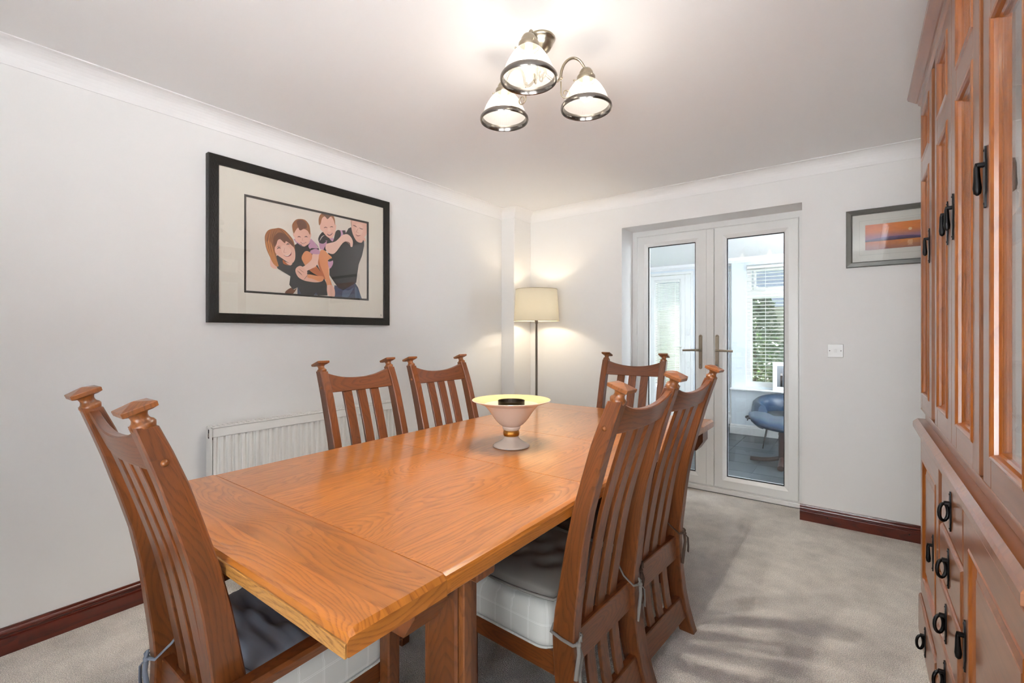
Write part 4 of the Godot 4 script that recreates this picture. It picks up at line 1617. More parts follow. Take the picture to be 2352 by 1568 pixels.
func ceiling_light() -> void:
	var c := Vector3(1.703, ROOM_H, 2.19)
	var t = thing("ceiling_light", "three-arm brushed nickel ceiling light with ribbed glass shades", "ceiling light", c)
	mat("dark_chrome", Color(0.5, 0.48, 0.46), 0.18, 1.0)
	var shade_m = mat("ribbed_glass", Color(0.97, 0.96, 0.93, 0.09), 0.2)
	shade_m.transparency = BaseMaterial3D.TRANSPARENCY_ALPHA
	var bulb_m = mat("bulb", Color(1, 1, 1), 0.5)
	bulb_m.emission_enabled = true
	bulb_m.emission = Color(1.0, 0.95, 0.86)
	bulb_m.emission_energy_multiplier = 0.6
	var g = geo()
	g.lathe([[0.0, 0.0], [0.052, 0.0], [0.0535, -0.004], [0.05, -0.012], [0.047, -0.0135], [0.045, -0.024], [0.036, -0.042], [0.022, -0.056], [0.017, -0.06], [0.017, -0.068], [0.0, -0.07]], 40)
	obj("canopy", g, M.nickel, t)
	g = geo()
	g.lathe([[0.0, -0.06], [0.007, -0.06], [0.007, -0.11], [0.012, -0.113], [0.02, -0.124], [0.0215, -0.136], [0.017, -0.148], [0.009, -0.155], [0.01, -0.16], [0.005, -0.168], [0.0, -0.17]], 24)
	obj("stem", g, M.nickel, t)
	var spots = [Vector3(1.766, 2.15, 2.366), Vector3(1.507, 2.15, 2.171), Vector3(1.827, 2.15, 2.057)]
	for sp in spots:
		var d := Vector3(sp.x - c.x, 0, sp.z - c.z)
		var r := d.length()
		d = d / r
		var arm_pts = []
		for q in [[0.015, -0.136], [0.035, -0.152], [0.058, -0.162], [0.077, -0.15], [0.083, -0.12], [0.094, -0.092], [0.112, -0.072], [0.135, -0.063], [0.158, -0.07], [0.174, -0.088], [0.183, -0.108], [0.186, -0.128]]:
			arm_pts.append(d * (q[0] * r / 0.186) + Vector3(0, q[1], 0))
		g = geo()
		g.tube(smooth_path(arm_pts, 3), 0.0052, 10)
		var arm = obj("arm", g, M.nickel, t)
		g = geo()
		var curl = []
		for i in 26:
			var u = i / 25.0
			var a = PI * 0.9 + u * TAU * 1.15
			var rad = 0.022 * (1.0 - 0.66 * u)
			curl.append(d * (0.1 + cos(a) * rad) + Vector3(0, -0.205 + sin(a) * rad, 0))
		curl.insert(0, d * 0.079 + Vector3(0, -0.16, 0))
		g.tube(smooth_path(curl, 2), 0.0028, 8)
		g.ball(d * 0.079 + Vector3(0, -0.148, 0), Vector3(0.0075, 0.006, 0.0075), 12, 8)
		obj("scroll", g, M.nickel, arm)
		var o := Vector3(d.x * r, sp.y - c.y, d.z * r)
		g = geo()
		g.xf = Transform3D(Basis(), o)
		g.lathe([[0.0, 0.152], [0.009, 0.151], [0.02, 0.146], [0.0265, 0.135], [0.028, 0.123], [0.0335, 0.121], [0.036, 0.117], [0.036, 0.105], [0.0345, 0.101], [0.0335, 0.101], [0.0335, 0.115], [0.0, 0.118]], 32)
		for k in 3:
			var a = TAU * k / 3.0 + 0.6
			g.tube([Vector3(cos(a) * 0.034, 0.109, sin(a) * 0.034), Vector3(cos(a) * 0.046, 0.109, sin(a) * 0.046)], 0.0018, 6)
			g.ball(Vector3(cos(a) * 0.047, 0.109, sin(a) * 0.047), Vector3(0.004, 0.004, 0.004), 8, 6)
		obj("shade_holder", g, M.nickel, t)
		g = geo()
		g.xf = Transform3D(Basis(), o)
		g.lathe([[0.03, 0.114], [0.033, 0.103], [0.044, 0.094], [0.057, 0.079], [0.069, 0.06], [0.079, 0.04], [0.087, 0.018], [0.0905, 0.004]], 240, 0.012, 60)
		var sh = obj("shade", g, shade_m, t)
		g = geo()
		g.xf = Transform3D(Basis(), o)
		g.lathe([[0.0885, 0.009], [0.094, 0.0095], [0.0995, 0.002], [0.1005, -0.006], [0.098, -0.0125], [0.0935, -0.0115], [0.0885, 0.0], [0.0885, 0.009]], 64)
		obj("rim", g, M.dark_chrome, sh)
		g = geo()
		g.xf = Transform3D(Basis(), o + Vector3(0, 0.05, 0))
		g.lathe([[0.0, -0.029], [0.014, -0.0255], [0.0245, -0.015], [0.028, 0.0], [0.0255, 0.014], [0.018, 0.028], [0.013, 0.04], [0.0125, 0.062]], 24)
		obj("bulb", g, bulb_m, t)
		downlight(t, o + Vector3(0, 0.05, 0), DOWN_E, Color(1.0, 0.965, 0.915), 0.027, 58.0)
		lamp(t, o + Vector3(0, 0.05, 0), CEIL_E, Color(1.0, 0.965, 0.915), 0.027)


func smooth_path(pts: Array, sub: int) -> Array:
	var out = []
	for i in pts.size() - 1:
		var a = pts[maxi(i - 1, 0)]
		var b = pts[i]
		var c = pts[i + 1]
		var d = pts[mini(i + 2, pts.size() - 1)]
		for k in sub:
			out.append(b.cubic_interpolate(c, a, d, k / float(sub)))
	out.append(pts[-1])
	return out


func floor_lamp() -> void:
	var t = thing("floor_lamp", "slim floor lamp with a cream drum shade, lit in the far corner", "lamp", Vector3(0.416, 0, 0.298))
	var g = geo()
	g.lathe([[0.0, 0.0], [0.13, 0.0], [0.132, 0.006], [0.126, 0.014], [0.03, 0.022], [0.015, 0.03], [0.0, 0.03]], 40)
	obj("base", g, M.steel, t)
	g = geo()
	g.lathe([[0.0105, 0.02], [0.0105, 1.34], [0.015, 1.345], [0.015, 1.40], [0.0, 1.405]], 20)
	obj("pole", g, M.steel, t)
	var m = mat("lampshade_linen", Color(0.80, 0.77, 0.69), 0.85)
	m.backlight_enabled = true
	m.backlight = Color(0.40, 0.385, 0.345)
	g = geo()
	g.lathe([[0.199, 1.366], [0.1805, 1.641]], 72)
	obj("lamp_shade", g, m, t)
	g = geo()
	for q in [[0.199, 1.366], [0.1805, 1.641]]:
		var pts = []
		for i in 65:
			var a = TAU * i / 64.0
			pts.append(Vector3(cos(a) * q[0], q[1], sin(a) * q[0]))
		g.tube(pts, 0.0026, 6)
	for k in 3:
		var a = TAU * k / 3.0
		g.tube([Vector3(cos(a) * 0.015, 1.4, sin(a) * 0.015), Vector3(cos(a) * 0.199, 1.37, sin(a) * 0.199)], 0.0018, 6)
	obj("shade_frame", g, mat("lamp_trim", Color(0.7, 0.66, 0.56), 0.6), t)
	g = geo()
	g.xf = Transform3D(Basis(), Vector3(0, 1.475, 0))
	g.lathe([[0.0, 0.033], [0.016, 0.028], [0.026, 0.014], [0.029, 0.0], [0.025, -0.018], [0.015, -0.04], [0.013, -0.07], [0.0, -0.07]], 20)
	obj("bulb", g, M.bulb, t)
	lamp(t, Vector3(0, 1.475, 0), FLOOR_E, Color(1.0, 0.93, 0.82), 0.028)


# ---------------------------------------------------------------- radiator
func radiator() -> void:
	var t = thing("radiator", "white ribbed panel radiator under the large framed photograph", "radiator", Vector3(0.001, 0.14, 2.17))
	var z0 := -0.565
	var z1 := 0.563
	var top := 0.648
	var g = geo()   # the pressed front sheet: channels between flat ribs, closed at the top
	var pitch := 0.0347
	var n := 32
	var y0 := 0.03
	var y1 := 0.595
	g.span(Vector3(0.088, y1, z0), Vector3(0.103, top - 0.008, z1), 0.0025, 2)
	g.span(Vector3(0.088, 0.0, z0), Vector3(0.103, y0, z1), 0.0025, 2)
	var poly = []
	var zz = z0
	poly.append([zz, 0.103])
	for i in n:
		var c = z1 - 0.045 - i * pitch
		pass
	var front = [[z0, 0.103]]
	for i in n:
		var c = z0 + 0.028 + i * pitch
		front.append_array([[c - 0.0115, 0.103], [c - 0.0095, 0.1015], [c - 0.006, 0.0905], [c - 0.004, 0.0893], [c + 0.004, 0.0893], [c + 0.006, 0.0905], [c + 0.0095, 0.1015], [c + 0.0115, 0.103]])
	front.append([z1, 0.103])
	for i in front.size() - 1:
		var a = front[i]
		var b = front[i + 1]
		var nn = Vector3(b[0] - a[0], 0, -(b[1] - a[1])).normalized()
		if nn.x < 0:
			nn = -nn
		g.quad(Vector3(a[1], y0, a[0]), Vector3(b[1], y0, b[0]), Vector3(b[1], y1, b[0]), Vector3(a[1], y1, a[0]), nn)
	obj("front_panel", g, M.radiator, t)
	g = geo()
	g.span(Vector3(0.035, 0.0, z0), Vector3(0.05, top - 0.01, z1), 0.002, 2)
	obj("rear_panel", g, M.radiator, t)
	g = geo()   # top grille
	g.span(Vector3(0.034, top - 0.006, z0 - 0.004), Vector3(0.044, top, z1 + 0.004), 0.001, 2)
	g.span(Vector3(0.092, top - 0.006, z0 - 0.004), Vector3(0.106, top, z1 + 0.004), 0.0015, 2)
	var k := int((z1 - z0) / 0.0235)
	for i in k + 1:
		g.span(Vector3(0.04, top - 0.005, z0 + i * 0.0235 - 0.006), Vector3(0.096, top - 0.0005, z0 + i * 0.0235 + 0.006), 0.001, 0)
	g.span(Vector3(0.066, top - 0.005, z0), Vector3(0.07, top - 0.0004, z1), 0.0005, 2)
	obj("top_grille", g, M.radiator, t)
	for s in [z0 - 0.005, z1 + 0.005]:
		g = geo()   # end panel, round the valve opening
		var sz = s
		g.span(Vector3(0.034, 0.0, sz - 0.0015), Vector3(0.105, top - 0.062, sz + 0.0015), 0.001, 1)
		g.span(Vector3(0.034, top - 0.062, sz - 0.0015), Vector3(0.049, top - 0.006, sz + 0.0015), 0.001, 1)
		g.span(Vector3(0.072, top - 0.062, sz - 0.0015), Vector3(0.105, top - 0.006, sz + 0.0015), 0.001, 1)
		g.span(Vector3(0.049, top - 0.016, sz - 0.0015), Vector3(0.072, top - 0.006, sz + 0.0015), 0.001, 1)
		obj("end_panel", g, M.radiator, t)
		g = geo()
		g.span(Vector3(0.047, top - 0.07, sz - signf(sz) * 0.03), Vector3(0.074, top - 0.012, sz - signf(sz) * 0.004), 0.001, 1)
		obj("opening", g, M.dark_hole, t)
		g = geo()
		g.xf = Transform3D(Basis(Vector3.RIGHT, PI / 2 * signf(sz)), Vector3(0.06, top - 0.045, sz - signf(sz) * 0.004))
		g.lathe([[0.0, 0.004], [0.009, 0.003], [0.01, 0.0], [0.01, -0.01]], 12)
		obj("plug", g, M.nickel, t)
	g = geo()
	for z in [z0 + 0.06, z1 - 0.06]:
		g.tube([Vector3(0.06, 0.02, z), Vector3(0.06, -0.1, z), Vector3(0.06, -0.138, z)], 0.008, 10)
	obj("pipe", g, M.radiator, t)
	g = geo()
	for z in [z0 + 0.15, z1 - 0.15]:
		g.span(Vector3(0.0, 0.08, z - 0.015), Vector3(0.036, 0.56, z + 0.015), 0.002, 1)
	obj("wall_bracket", g, M.radiator, t)


# ---------------------------------------------------------------- pictures
func pictures() -> void:
	mat("black_frame", Color(0.055, 0.045, 0.035), 0.42)
	mat("mount_board", Color(0.9, 0.88, 0.83), 0.9)
	mat("mount_slip", Color(0.1, 0.09, 0.07), 0.6)
	mat("silver_frame", Color(0.42, 0.42, 0.40), 0.4, 0.4)
	glass("picture_glass", 0.02)
	var nt := noise(0.05, 91, 3).get_seamless_image(256, 256)
	M.black_frame.heightmap_enabled = true
	M.black_frame.heightmap_texture = ImageTexture.create_from_image(nt)
	M.black_frame.heightmap_scale = 0.15
	M.black_frame.uv1_scale = Vector3(3, 14, 1)
	# the family photograph on the left wall
	var zc := (2.7285 + 1.5865) / 2
	var yc := (2.1805 + 1.3125) / 2
	var hw := (2.7285 - 1.5865) / 2
	var hh := (2.1805 - 1.3125) / 2
	var t = thing("framed_photograph", "large black-framed family photograph on the left wall above the radiator", "picture", Vector3(0.001, yc, zc))
	t.rotation.y = PI / 2
	var g = geo()
	ring(g, -hw, -hh, hw, hh, [[0, 0], [0, 0.033], [0.003, 0.036], [0.047, 0.034], [0.05, 0.031], [0.05, 0.0]])
	obj("frame", g, M.black_frame, t)
	# local x = zc - z: window of the mount
	var wx0 = zc - 2.5525
	var wx1 = zc - 1.754
	var wy0 = 1.4775 - yc
	var wy1 = 2.0105 - yc
	g = geo()
	ring(g, -hw + 0.04, -hh + 0.04, hw - 0.04, hh - 0.04, [[0, 0.012], [0, 0.0245], [0.01, 0.0245], [0.01, 0.012]])
	for q in [[-hw + 0.045, -hh + 0.045, wx0, hh - 0.045], [wx1, -hh + 0.045, hw - 0.045, hh - 0.045], [wx0, -hh + 0.045, wx1, wy0], [wx0, wy1, wx1, hh - 0.045]]:
		g.span(Vector3(q[0], q[1], 0.02), Vector3(q[2], q[3], 0.0245), 0.0)
	obj("mount", g, M.mount_board, t)
	g = geo()
	ring(g, wx0 - 0.001, wy0 - 0.001, wx1 + 0.001, wy1 + 0.001, [[0, 0.016], [0, 0.0235], [0.006, 0.0235], [0.007, 0.021], [0.013, 0.021], [0.013, 0.016]])
	obj("slip", g, M.mount_slip, t)
	var m = mat("family_print", Color.WHITE, 0.6)
	m.albedo_texture = ImageTexture.create_from_image(family_print())
	g = Geo.new()
	g.quad(Vector3(wx0, wy0, 0.018), Vector3(wx1, wy0, 0.018), Vector3(wx1, wy1, 0.018), Vector3(wx0, wy1, 0.018), Vector3(0, 0, 1), Vector2(0, 1), Vector2(1, 1), Vector2(1, 0), Vector2(0, 0))
	g.quad(Vector3(wx0, wy0, 0.016), Vector3(wx1, wy0, 0.016), Vector3(wx1, wy1, 0.016), Vector3(wx0, wy1, 0.016), Vector3(0, 0, -1))
	obj("print", g, m, t)
	var tm := TextMesh.new()
	tm.text = "9"
	tm.font_size = 16
	tm.pixel_size = 0.0011
	tm.depth = 0.0004
	var sf := SystemFont.new()
	sf.font_names = PackedStringArray(["Droid Sans"])
	tm.font = sf
	var mk = obj("maker_mark", tm, M.mount_slip, t)
	mk.position = Vector3(hw - 0.068, -hh + 0.068, 0.0246)
	g = geo()
	g.span(Vector3(-hw + 0.045, -hh + 0.045, 0.027), Vector3(hw - 0.045, hh - 0.045, 0.0285), 0.0)
	obj("glazing", g, M.picture_glass, t)

	# the seascape on the back wall
	var x0 := 2.6195
	var x1 := 3.27
	var y0 := 1.6755
	var y1 := 2.0375
	t = thing("framed_painting", "grey-framed sunset seascape on the back wall beside the cabinet", "picture", Vector3((x0 + x1) / 2, (y0 + y1) / 2, 0.001))
	var cx = (x0 + x1) / 2
	var cy = (y0 + y1) / 2
	g = geo()
	ring(g, x0 - cx, y0 - cy, x1 - cx, y1 - cy, [[0, 0], [0, 0.02], [0.004, 0.026], [0.026, 0.03], [0.031, 0.027], [0.033, 0.018], [0.033, 0.0]])
	obj("frame", g, M.silver_frame, t)
	g = geo()
	g.span(Vector3(x0 - cx + 0.03, y0 - cy + 0.03, 0.008), Vector3(x1 - cx - 0.03, y1 - cy - 0.03, 0.012), 0.0)
	obj("mount", g, mat("mount_cool", Color(0.85, 0.85, 0.82), 0.9), t)
	g = geo()
	var px0 = 2.718 - cx
	var px1 = 3.172 - cx
	var py0 = 1.7795 - cy
	var py1 = 1.937 - cy
	ring(g, px0 - 0.03, py0 - 0.03, px1 + 0.03, py1 + 0.03, [[0, 0.011], [0, 0.0125], [0.0015, 0.0125], [0.0015, 0.011]])
	obj("mount_line", g, mat("mount_shadow_line", Color(0.72, 0.74, 0.71), 0.9), t)
	m = mat("seascape", Color.WHITE, 0.7)
	m.albedo_texture = ImageTexture.create_from_image(seascape())
	g = Geo.new()
	g.quad(Vector3(px0, py0, 0.0132), Vector3(px1, py0, 0.0132), Vector3(px1, py1, 0.0132), Vector3(px0, py1, 0.0132), Vector3(0, 0, 1), Vector2(0, 1), Vector2(1, 1), Vector2(1, 0), Vector2(0, 0))
	g.quad(Vector3(px0, py0, 0.0122), Vector3(px1, py0, 0.0122), Vector3(px1, py1, 0.0122), Vector3(px0, py1, 0.0122), Vector3(0, 0, -1))
	obj("print", g, m, t)
	g = geo()
	g.span(Vector3(x0 - cx + 0.03, y0 - cy + 0.03, 0.016), Vector3(x1 - cx - 0.03, y1 - cy - 0.03, 0.0175), 0.0)
	obj("glazing", g, M.picture_glass, t)


func seascape() -> Image:
	var w := 640
	var h := 224
	var im := Image.create(w, h, false, Image.FORMAT_RGB8)
	var nz := noise(1.0, 303, 4)
	for x in w:
		var u := float(x) / w
		var near_sun := exp(-pow((u - 0.48) / 0.3, 2.0))
		var hill := 0.60 - 0.075 * maxf(0.0, sin((u - 0.02) * 5.2)) * (1.0 if u < 0.62 else 0.0) - 0.05 * smoothstep(0.55, 1.0, u) + 0.012 * nz.get_noise_2d(u * 14.0, 3.0)
		for y in h:
			var v := float(y) / h
			var q := nz.get_noise_2d(u * 9.0, v * 34.0)
			var c: Color
			if v < 0.67:
				var topc := Color(0.86, 0.53, 0.42).lerp(Color(0.89, 0.54, 0.25), near_sun)
				c = topc.lerp(Color(0.62, 0.45, 0.55), smoothstep(0.22, 0.6, v + 0.05 * q))
				if v > hill:
					c = Color(0.42, 0.33, 0.5).lerp(Color(0.27, 0.2, 0.33), smoothstep(hill, 0.67, v))
			else:
				var wc := Color(0.74, 0.43, 0.33).lerp(Color(0.89, 0.57, 0.24), near_sun)
				c = wc.lerp(Color(0.5, 0.34, 0.38), clampf((v - 0.67) * 2.2 + 0.5 * q, 0.0, 1.0))
			c = c * (1.0 + 0.10 * q)
			var d := Vector2((u - 0.475) * 2.88, v - 0.3).length()
			if d < 0.055:
				c = Color(0.93, 0.82, 0.64)
			if absf(u - 0.475) < 0.024 + 0.012 * q and v > 0.70 and v < 0.93 and sin(v * 130.0) > 0.25:
				c = Color(0.95, 0.83, 0.66)
			if Vector2((u - 0.8) * 2.6, (v - 0.775) * 1.0).length() < 0.032:
				c = Color(0.33, 0.13, 0.1)
			im.set_pixel(x, y, c)
	return im


# the printed family group, drawn as flat shapes; each shape is given where it is seen in the photograph and laid flat on the print's own plane
func print_point(x: float, y: float) -> Vector2:
	var u := 560.0 + x / 6.817
	var v := 470.0 + y / 6.817
	var k := (u - 1176.0) / 1072.9
	var dx := -sin(0.641405) + cos(0.641405) * k
	var dz := -cos(0.641405) - sin(0.641405) * k
	var t := (0.019 - 2.6955) / dx
	var z := 3.709 + dz * t
	var yy := 1.2564 + t * (765.4 - v) / 1072.9
	return Vector2((2.5525 - z) / 0.7985, (2.0105 - yy) / 0.533)


func blob(im: Image, c: Color, pts: Array, curve := true) -> void:
	var w := im.get_width()
	var h := im.get_height()
	var p := PackedVector2Array()
	var n = pts.size() / 2
	var raw = []
	for i in n:
		var q := print_point(pts[2 * i], pts[2 * i + 1])
		raw.append(Vector2(q.x * w, q.y * h))
	for i in n:
		if not curve:
			p.append(raw[i])
			continue
		for k in 6:
			p.append(raw[i].cubic_interpolate(raw[(i + 1) % n], raw[(i + n - 1) % n], raw[(i + 2) % n], k / 6.0))
	var y0 := h
	var y1 := 0
	for q in p:
		y0 = mini(y0, int(q.y))
		y1 = maxi(y1, int(q.y) + 1)
	for y in range(maxi(y0, 0), mini(y1, h)):
		var xs = []
		var yy := y + 0.5
		for i in p.size():
			var a := p[i]
			var b := p[(i + 1) % p.size()]
			if (a.y <= yy) != (b.y <= yy):
				xs.append(a.x + (yy - a.y) / (b.y - a.y) * (b.x - a.x))
		xs.sort()
		for i in range(0, xs.size() - 1, 2):
			var xa := clampi(int(xs[i] + 0.5), 0, w)
			var xb := clampi(int(xs[i + 1] + 0.5), 0, w)
			if xb > xa:
				im.fill_rect(Rect2i(xa, y, xb - xa, 1), c)


func stroke(im: Image, c: Color, wd: float, pts: Array) -> void:
	var n = pts.size() / 2
	var l = []
	var r = []
	for i in n:
		var a := Vector2(pts[2 * maxi(i - 1, 0)], pts[2 * maxi(i - 1, 0) + 1])
		var b := Vector2(pts[2 * mini(i + 1, n - 1)], pts[2 * mini(i + 1, n - 1) + 1])
		var d := (b - a).normalized().orthogonal() * wd * (0.5 if i > 0 and i < n - 1 else 0.2)
		l.append_array([pts[2 * i] + d.x, pts[2 * i + 1] + d.y])
		r.push_front(pts[2 * i + 1] - d.y)
		r.push_front(pts[2 * i] - d.x)
	l.append_array(r)
	blob(im, c, l)


func family_print() -> Image:
	var im := Image.create(1600, 1068, false, Image.FORMAT_RGB8)
	im.fill(Color(0.9, 0.87, 0.82))
	var skin := Color(0.93, 0.74, 0.66)
	var skin_lit := Color(0.95, 0.79, 0.72)
	var tan_skin := Color(0.90, 0.60, 0.40)
	var tan_dark := Color(0.78, 0.44, 0.25)
	var black := Color(0.125, 0.115, 0.12)
	var pink := Color(0.80, 0.60, 0.72)
	var denim := Color(0.24, 0.29, 0.4)
	var hair_dark := Color(0.44, 0.25, 0.12)
	var hair_mid := Color(0.64, 0.4, 0.2)
	var hair_light := Color(0.8, 0.53, 0.27)
	# father: jeans, torso, head
	blob(im, denim, [1420, 1260, 1600, 1290, 1745, 1225, 1790, 1300, 1850, 1480, 1400, 1460], false)
	blob(im, Color(0.36, 0.43, 0.54), [1560, 1330, 1640, 1340, 1720, 1300, 1650, 1420, 1600, 1470, 1540, 1440])
	blob(im, Color(0.34, 0.41, 0.52), [1745, 1290, 1790, 1330, 1835, 1470, 1760, 1480, 1740, 1380])
	blob(im, black, [1640, 370, 1700, 345, 1780, 560, 1850, 560, 1880, 540, 1885, 640, 1850, 800, 1800, 930, 1780, 1060, 1760, 1220, 1640, 1290, 1560, 1340, 1480, 1300, 1420, 1220, 1340, 1100, 1340, 880, 1320, 760, 1480, 560, 1600, 440], false)
	blob(im, skin, [1690, 225, 1935, 285, 1930, 440, 1880, 520, 1850, 590, 1790, 585, 1745, 540, 1700, 440, 1682, 330])
	blob(im, skin_lit, [1760, 300, 1850, 320, 1860, 420, 1820, 480, 1760, 440])
	blob(im, skin, [1865, 530, 1900, 520, 1905, 565, 1885, 575])
	stroke(im, Color(0.45, 0.28, 0.22), 14, [1710, 322, 1740, 332, 1768, 350])
	stroke(im, Color(0.45, 0.28, 0.22), 12, [1810, 362, 1840, 378, 1866, 380])
	stroke(im, Color(0.8, 0.55, 0.47), 10, [1790, 370, 1765, 425, 1800, 440])
	stroke(im, Color(0.55, 0.25, 0.22), 12, [1755, 470, 1785, 488, 1825, 478])
	stroke(im, Color(0.72, 0.58, 0.5), 12, [1690, 240, 1684, 300, 1690, 345])
	# elder boy
	blob(im, pink, [1180, 480, 1260, 430, 1420, 540, 1500, 400, 1600, 400, 1600, 470, 1480, 580, 1330, 640, 1280, 720, 1190, 690, 1170, 560], false)
	blob(im, black, [1165, 530, 1230, 430, 1300, 470, 1390, 575, 1440, 420, 1500, 400, 1520, 470, 1470, 560, 1380, 610, 1290, 560, 1200, 600])
	blob(im, black, [1180, 590, 1260, 560, 1300, 600, 1250, 700, 1290, 720, 1350, 600, 1310, 570, 1240, 610])
	blob(im, black, [1540, 405, 1580, 400, 1605, 460, 1560, 470], false)
	stroke(im, Color(0.87, 0.83, 0.8), 14, [1190, 560, 1225, 500, 1260, 480])
	blob(im, skin, [1195, 300, 1215, 215, 1300, 180, 1400, 200, 1430, 300, 1440, 390, 1420, 470, 1370, 525, 1310, 505, 1250, 440, 1205, 380])
	blob(im, skin, [1192, 340, 1212, 345, 1222, 400, 1200, 385])
	blob(im, skin, [1428, 315, 1446, 320, 1442, 375, 1428, 380])
	blob(im, hair_mid, [1180, 320, 1172, 220, 1215, 140, 1300, 135, 1390, 165, 1425, 230, 1428, 320, 1405, 240, 1360, 185, 1310, 225, 1270, 185, 1225, 215, 1205, 290])
	blob(im, hair_dark, [1215, 150, 1300, 140, 1370, 165, 1340, 200, 1308, 222, 1270, 180])
	stroke(im, Color(0.4, 0.22, 0.18), 13, [1255, 362, 1280, 352, 1305, 360])
	stroke(im, Color(0.4, 0.22, 0.18), 13, [1352, 350, 1375, 343, 1398, 350])
	blob(im, skin_lit, [1320, 365, 1345, 365, 1362, 410, 1335, 420, 1312, 410])
	blob(im, Color(0.5, 0.16, 0.15), [1305, 455, 1345, 460, 1388, 440, 1375, 470, 1340, 485, 1315, 475])
	stroke(im, Color(0.92, 0.88, 0.85), 10, [1315, 460, 1345, 466, 1378, 450])
	# arm of the elder boy over his father
	blob(im, skin_lit, [1290, 620, 1340, 600, 1440, 570, 1540, 480, 1620, 462, 1680, 510, 1708, 580, 1700, 655, 1672, 655, 1660, 600, 1600, 575, 1540, 610, 1460, 720, 1400, 770, 1330, 755, 1280, 690])
	stroke(im, Color(0.8, 0.57, 0.48), 8, [1590, 570, 1640, 600, 1670, 640])
	# mother: jeans, torso
	blob(im, denim, [840, 1290, 1200, 1330, 1240, 1420, 840, 1400], false)
	blob(im, hair_dark, [660, 1350, 740, 1300, 780, 1330, 830, 1310, 760, 1400, 655, 1390])
	blob(im, black, [510, 800, 620, 760, 780, 640, 850, 600, 960, 640, 1080, 700, 1130, 900, 1240, 1120, 1300, 1240, 1310, 1420, 1160, 1420, 1130, 1370, 1095, 1415, 900, 1400, 850, 1290, 770, 1330, 712, 1250, 730, 1120, 610, 1048, 530, 1000, 490, 900], false)
	blob(im, skin, [420, 840, 470, 880, 520, 990, 470, 1000, 420, 960, 410, 890])
	# younger boy: shirt, head
	blob(im, pink, [775, 540, 830, 530, 900, 640, 1000, 640, 1050, 530, 1110, 590, 1170, 690, 1180, 770, 1060, 765, 1030, 720, 960, 680, 860, 640], false)
	blob(im, black, [830, 600, 920, 650, 1000, 625, 1040, 600, 1010, 650, 1045, 720, 1000, 740, 930, 700, 850, 660])
	blob(im, black, [1025, 720, 1060, 680, 1150, 685, 1165, 660, 1120, 600, 1175, 690, 1160, 710, 1080, 705])
	blob(im, skin, [775, 440, 790, 380, 900, 350, 1030, 400, 1045, 470, 1035, 560, 1000, 620, 940, 655, 880, 610, 820, 570, 790, 500])
	blob(im, skin, [772, 455, 792, 465, 800, 510, 780, 495])
	blob(im, skin, [1036, 450, 1056, 452, 1050, 500, 1036, 510])
	blob(im, hair_mid, [765, 400, 760, 310, 810, 240, 880, 222, 960, 240, 1020, 310, 1040, 400, 1035, 470, 1000, 410, 940, 380, 890, 400, 850, 360, 800, 420, 785, 450])
	blob(im, hair_dark, [830, 260, 900, 235, 970, 280, 985, 360, 930, 375, 880, 400, 850, 345])
	stroke(im, Color(0.36, 0.2, 0.16), 15, [843, 505, 865, 498, 890, 508])
	stroke(im, Color(0.36, 0.2, 0.16), 15, [952, 505, 975, 497, 998, 506])
	stroke(im, Color(0.83, 0.6, 0.52), 10, [925, 520, 915, 555, 940, 560])
	stroke(im, Color(0.6, 0.22, 0.2), 15, [888, 585, 925, 605, 975, 590])
	stroke(im, Color(0.93, 0.9, 0.86), 7, [900, 592, 928, 603, 962, 594])
	# legs and arms
	blob(im, tan_skin, [960, 730, 1030, 740, 1075, 800, 1060, 900, 1150, 980, 1230, 1110, 1190, 1120, 1100, 1080, 1000, 1000, 930, 900, 905, 820])
	blob(im, tan_dark, [1010, 1000, 1100, 1080, 1190, 1118, 1235, 1112, 1150, 980, 1110, 990])
	blob(im, tan_skin, [1200, 720, 1260, 712, 1310, 760, 1380, 830, 1320, 870, 1330, 990, 1340, 1130, 1380, 1270, 1310, 1270, 1270, 1150, 1190, 960, 1170, 830])
	blob(im, tan_dark, [1172, 840, 1200, 960, 1275, 1150, 1245, 1150, 1180, 990, 1160, 900])
	blob(im, skin, [1310, 1265, 1385, 1262, 1425, 1340, 1420, 1438, 1350, 1440, 1305, 1370])
	blob(im, pink, [1320, 890, 1390, 870, 1395, 930, 1350, 1000, 1325, 960])
	blob(im, black, [1318, 870, 1380, 838, 1395, 870, 1340, 890])
	blob(im, skin_lit, [1080, 765, 1165, 770, 1165, 880, 1130, 960, 1000, 1030, 960, 1050, 900, 990, 960, 950, 1060, 860])
	blob(im, pink, [1048, 720, 1120, 690, 1185, 720, 1178, 772, 1050, 762])
	blob(im, skin, [830, 980, 900, 960, 990, 1040, 1000, 1090, 1120, 1110, 1240, 1125, 1235, 1190, 1150, 1215, 1030, 1205, 930, 1180, 850, 1130, 808, 1040])
	blob(im, tan_skin, [1010, 1090, 1130, 1110, 1240, 1128, 1235, 1185, 1180, 1200, 1080, 1160, 1000, 1140])
	stroke(im, Color(0.45, 0.25, 0.2), 9, [840, 1035, 880, 1070, 910, 1100])
	stroke(im, Color(0.65, 0.42, 0.35), 7, [870, 1005, 910, 1040, 940, 1060])
	stroke(im, Color(0.55, 0.42, 0.3), 8, [1000, 1095, 975, 1130, 940, 1175])
	# mother: head
	blob(im, hair_mid, [330, 560, 335, 470, 390, 395, 500, 370, 560, 365, 640, 400, 720, 480, 775, 560, 800, 680, 790, 800, 720, 700, 560, 620, 510, 780, 540, 960, 470, 930, 400, 800, 350, 680])
	blob(im, skin, [490, 660, 520, 560, 600, 540, 700, 590, 770, 650, 805, 740, 800, 860, 750, 920, 690, 900, 600, 840, 530, 790, 490, 740])
	blob(im, skin_lit, [600, 640, 680, 640, 740, 720, 720, 790, 640, 790, 590, 720])
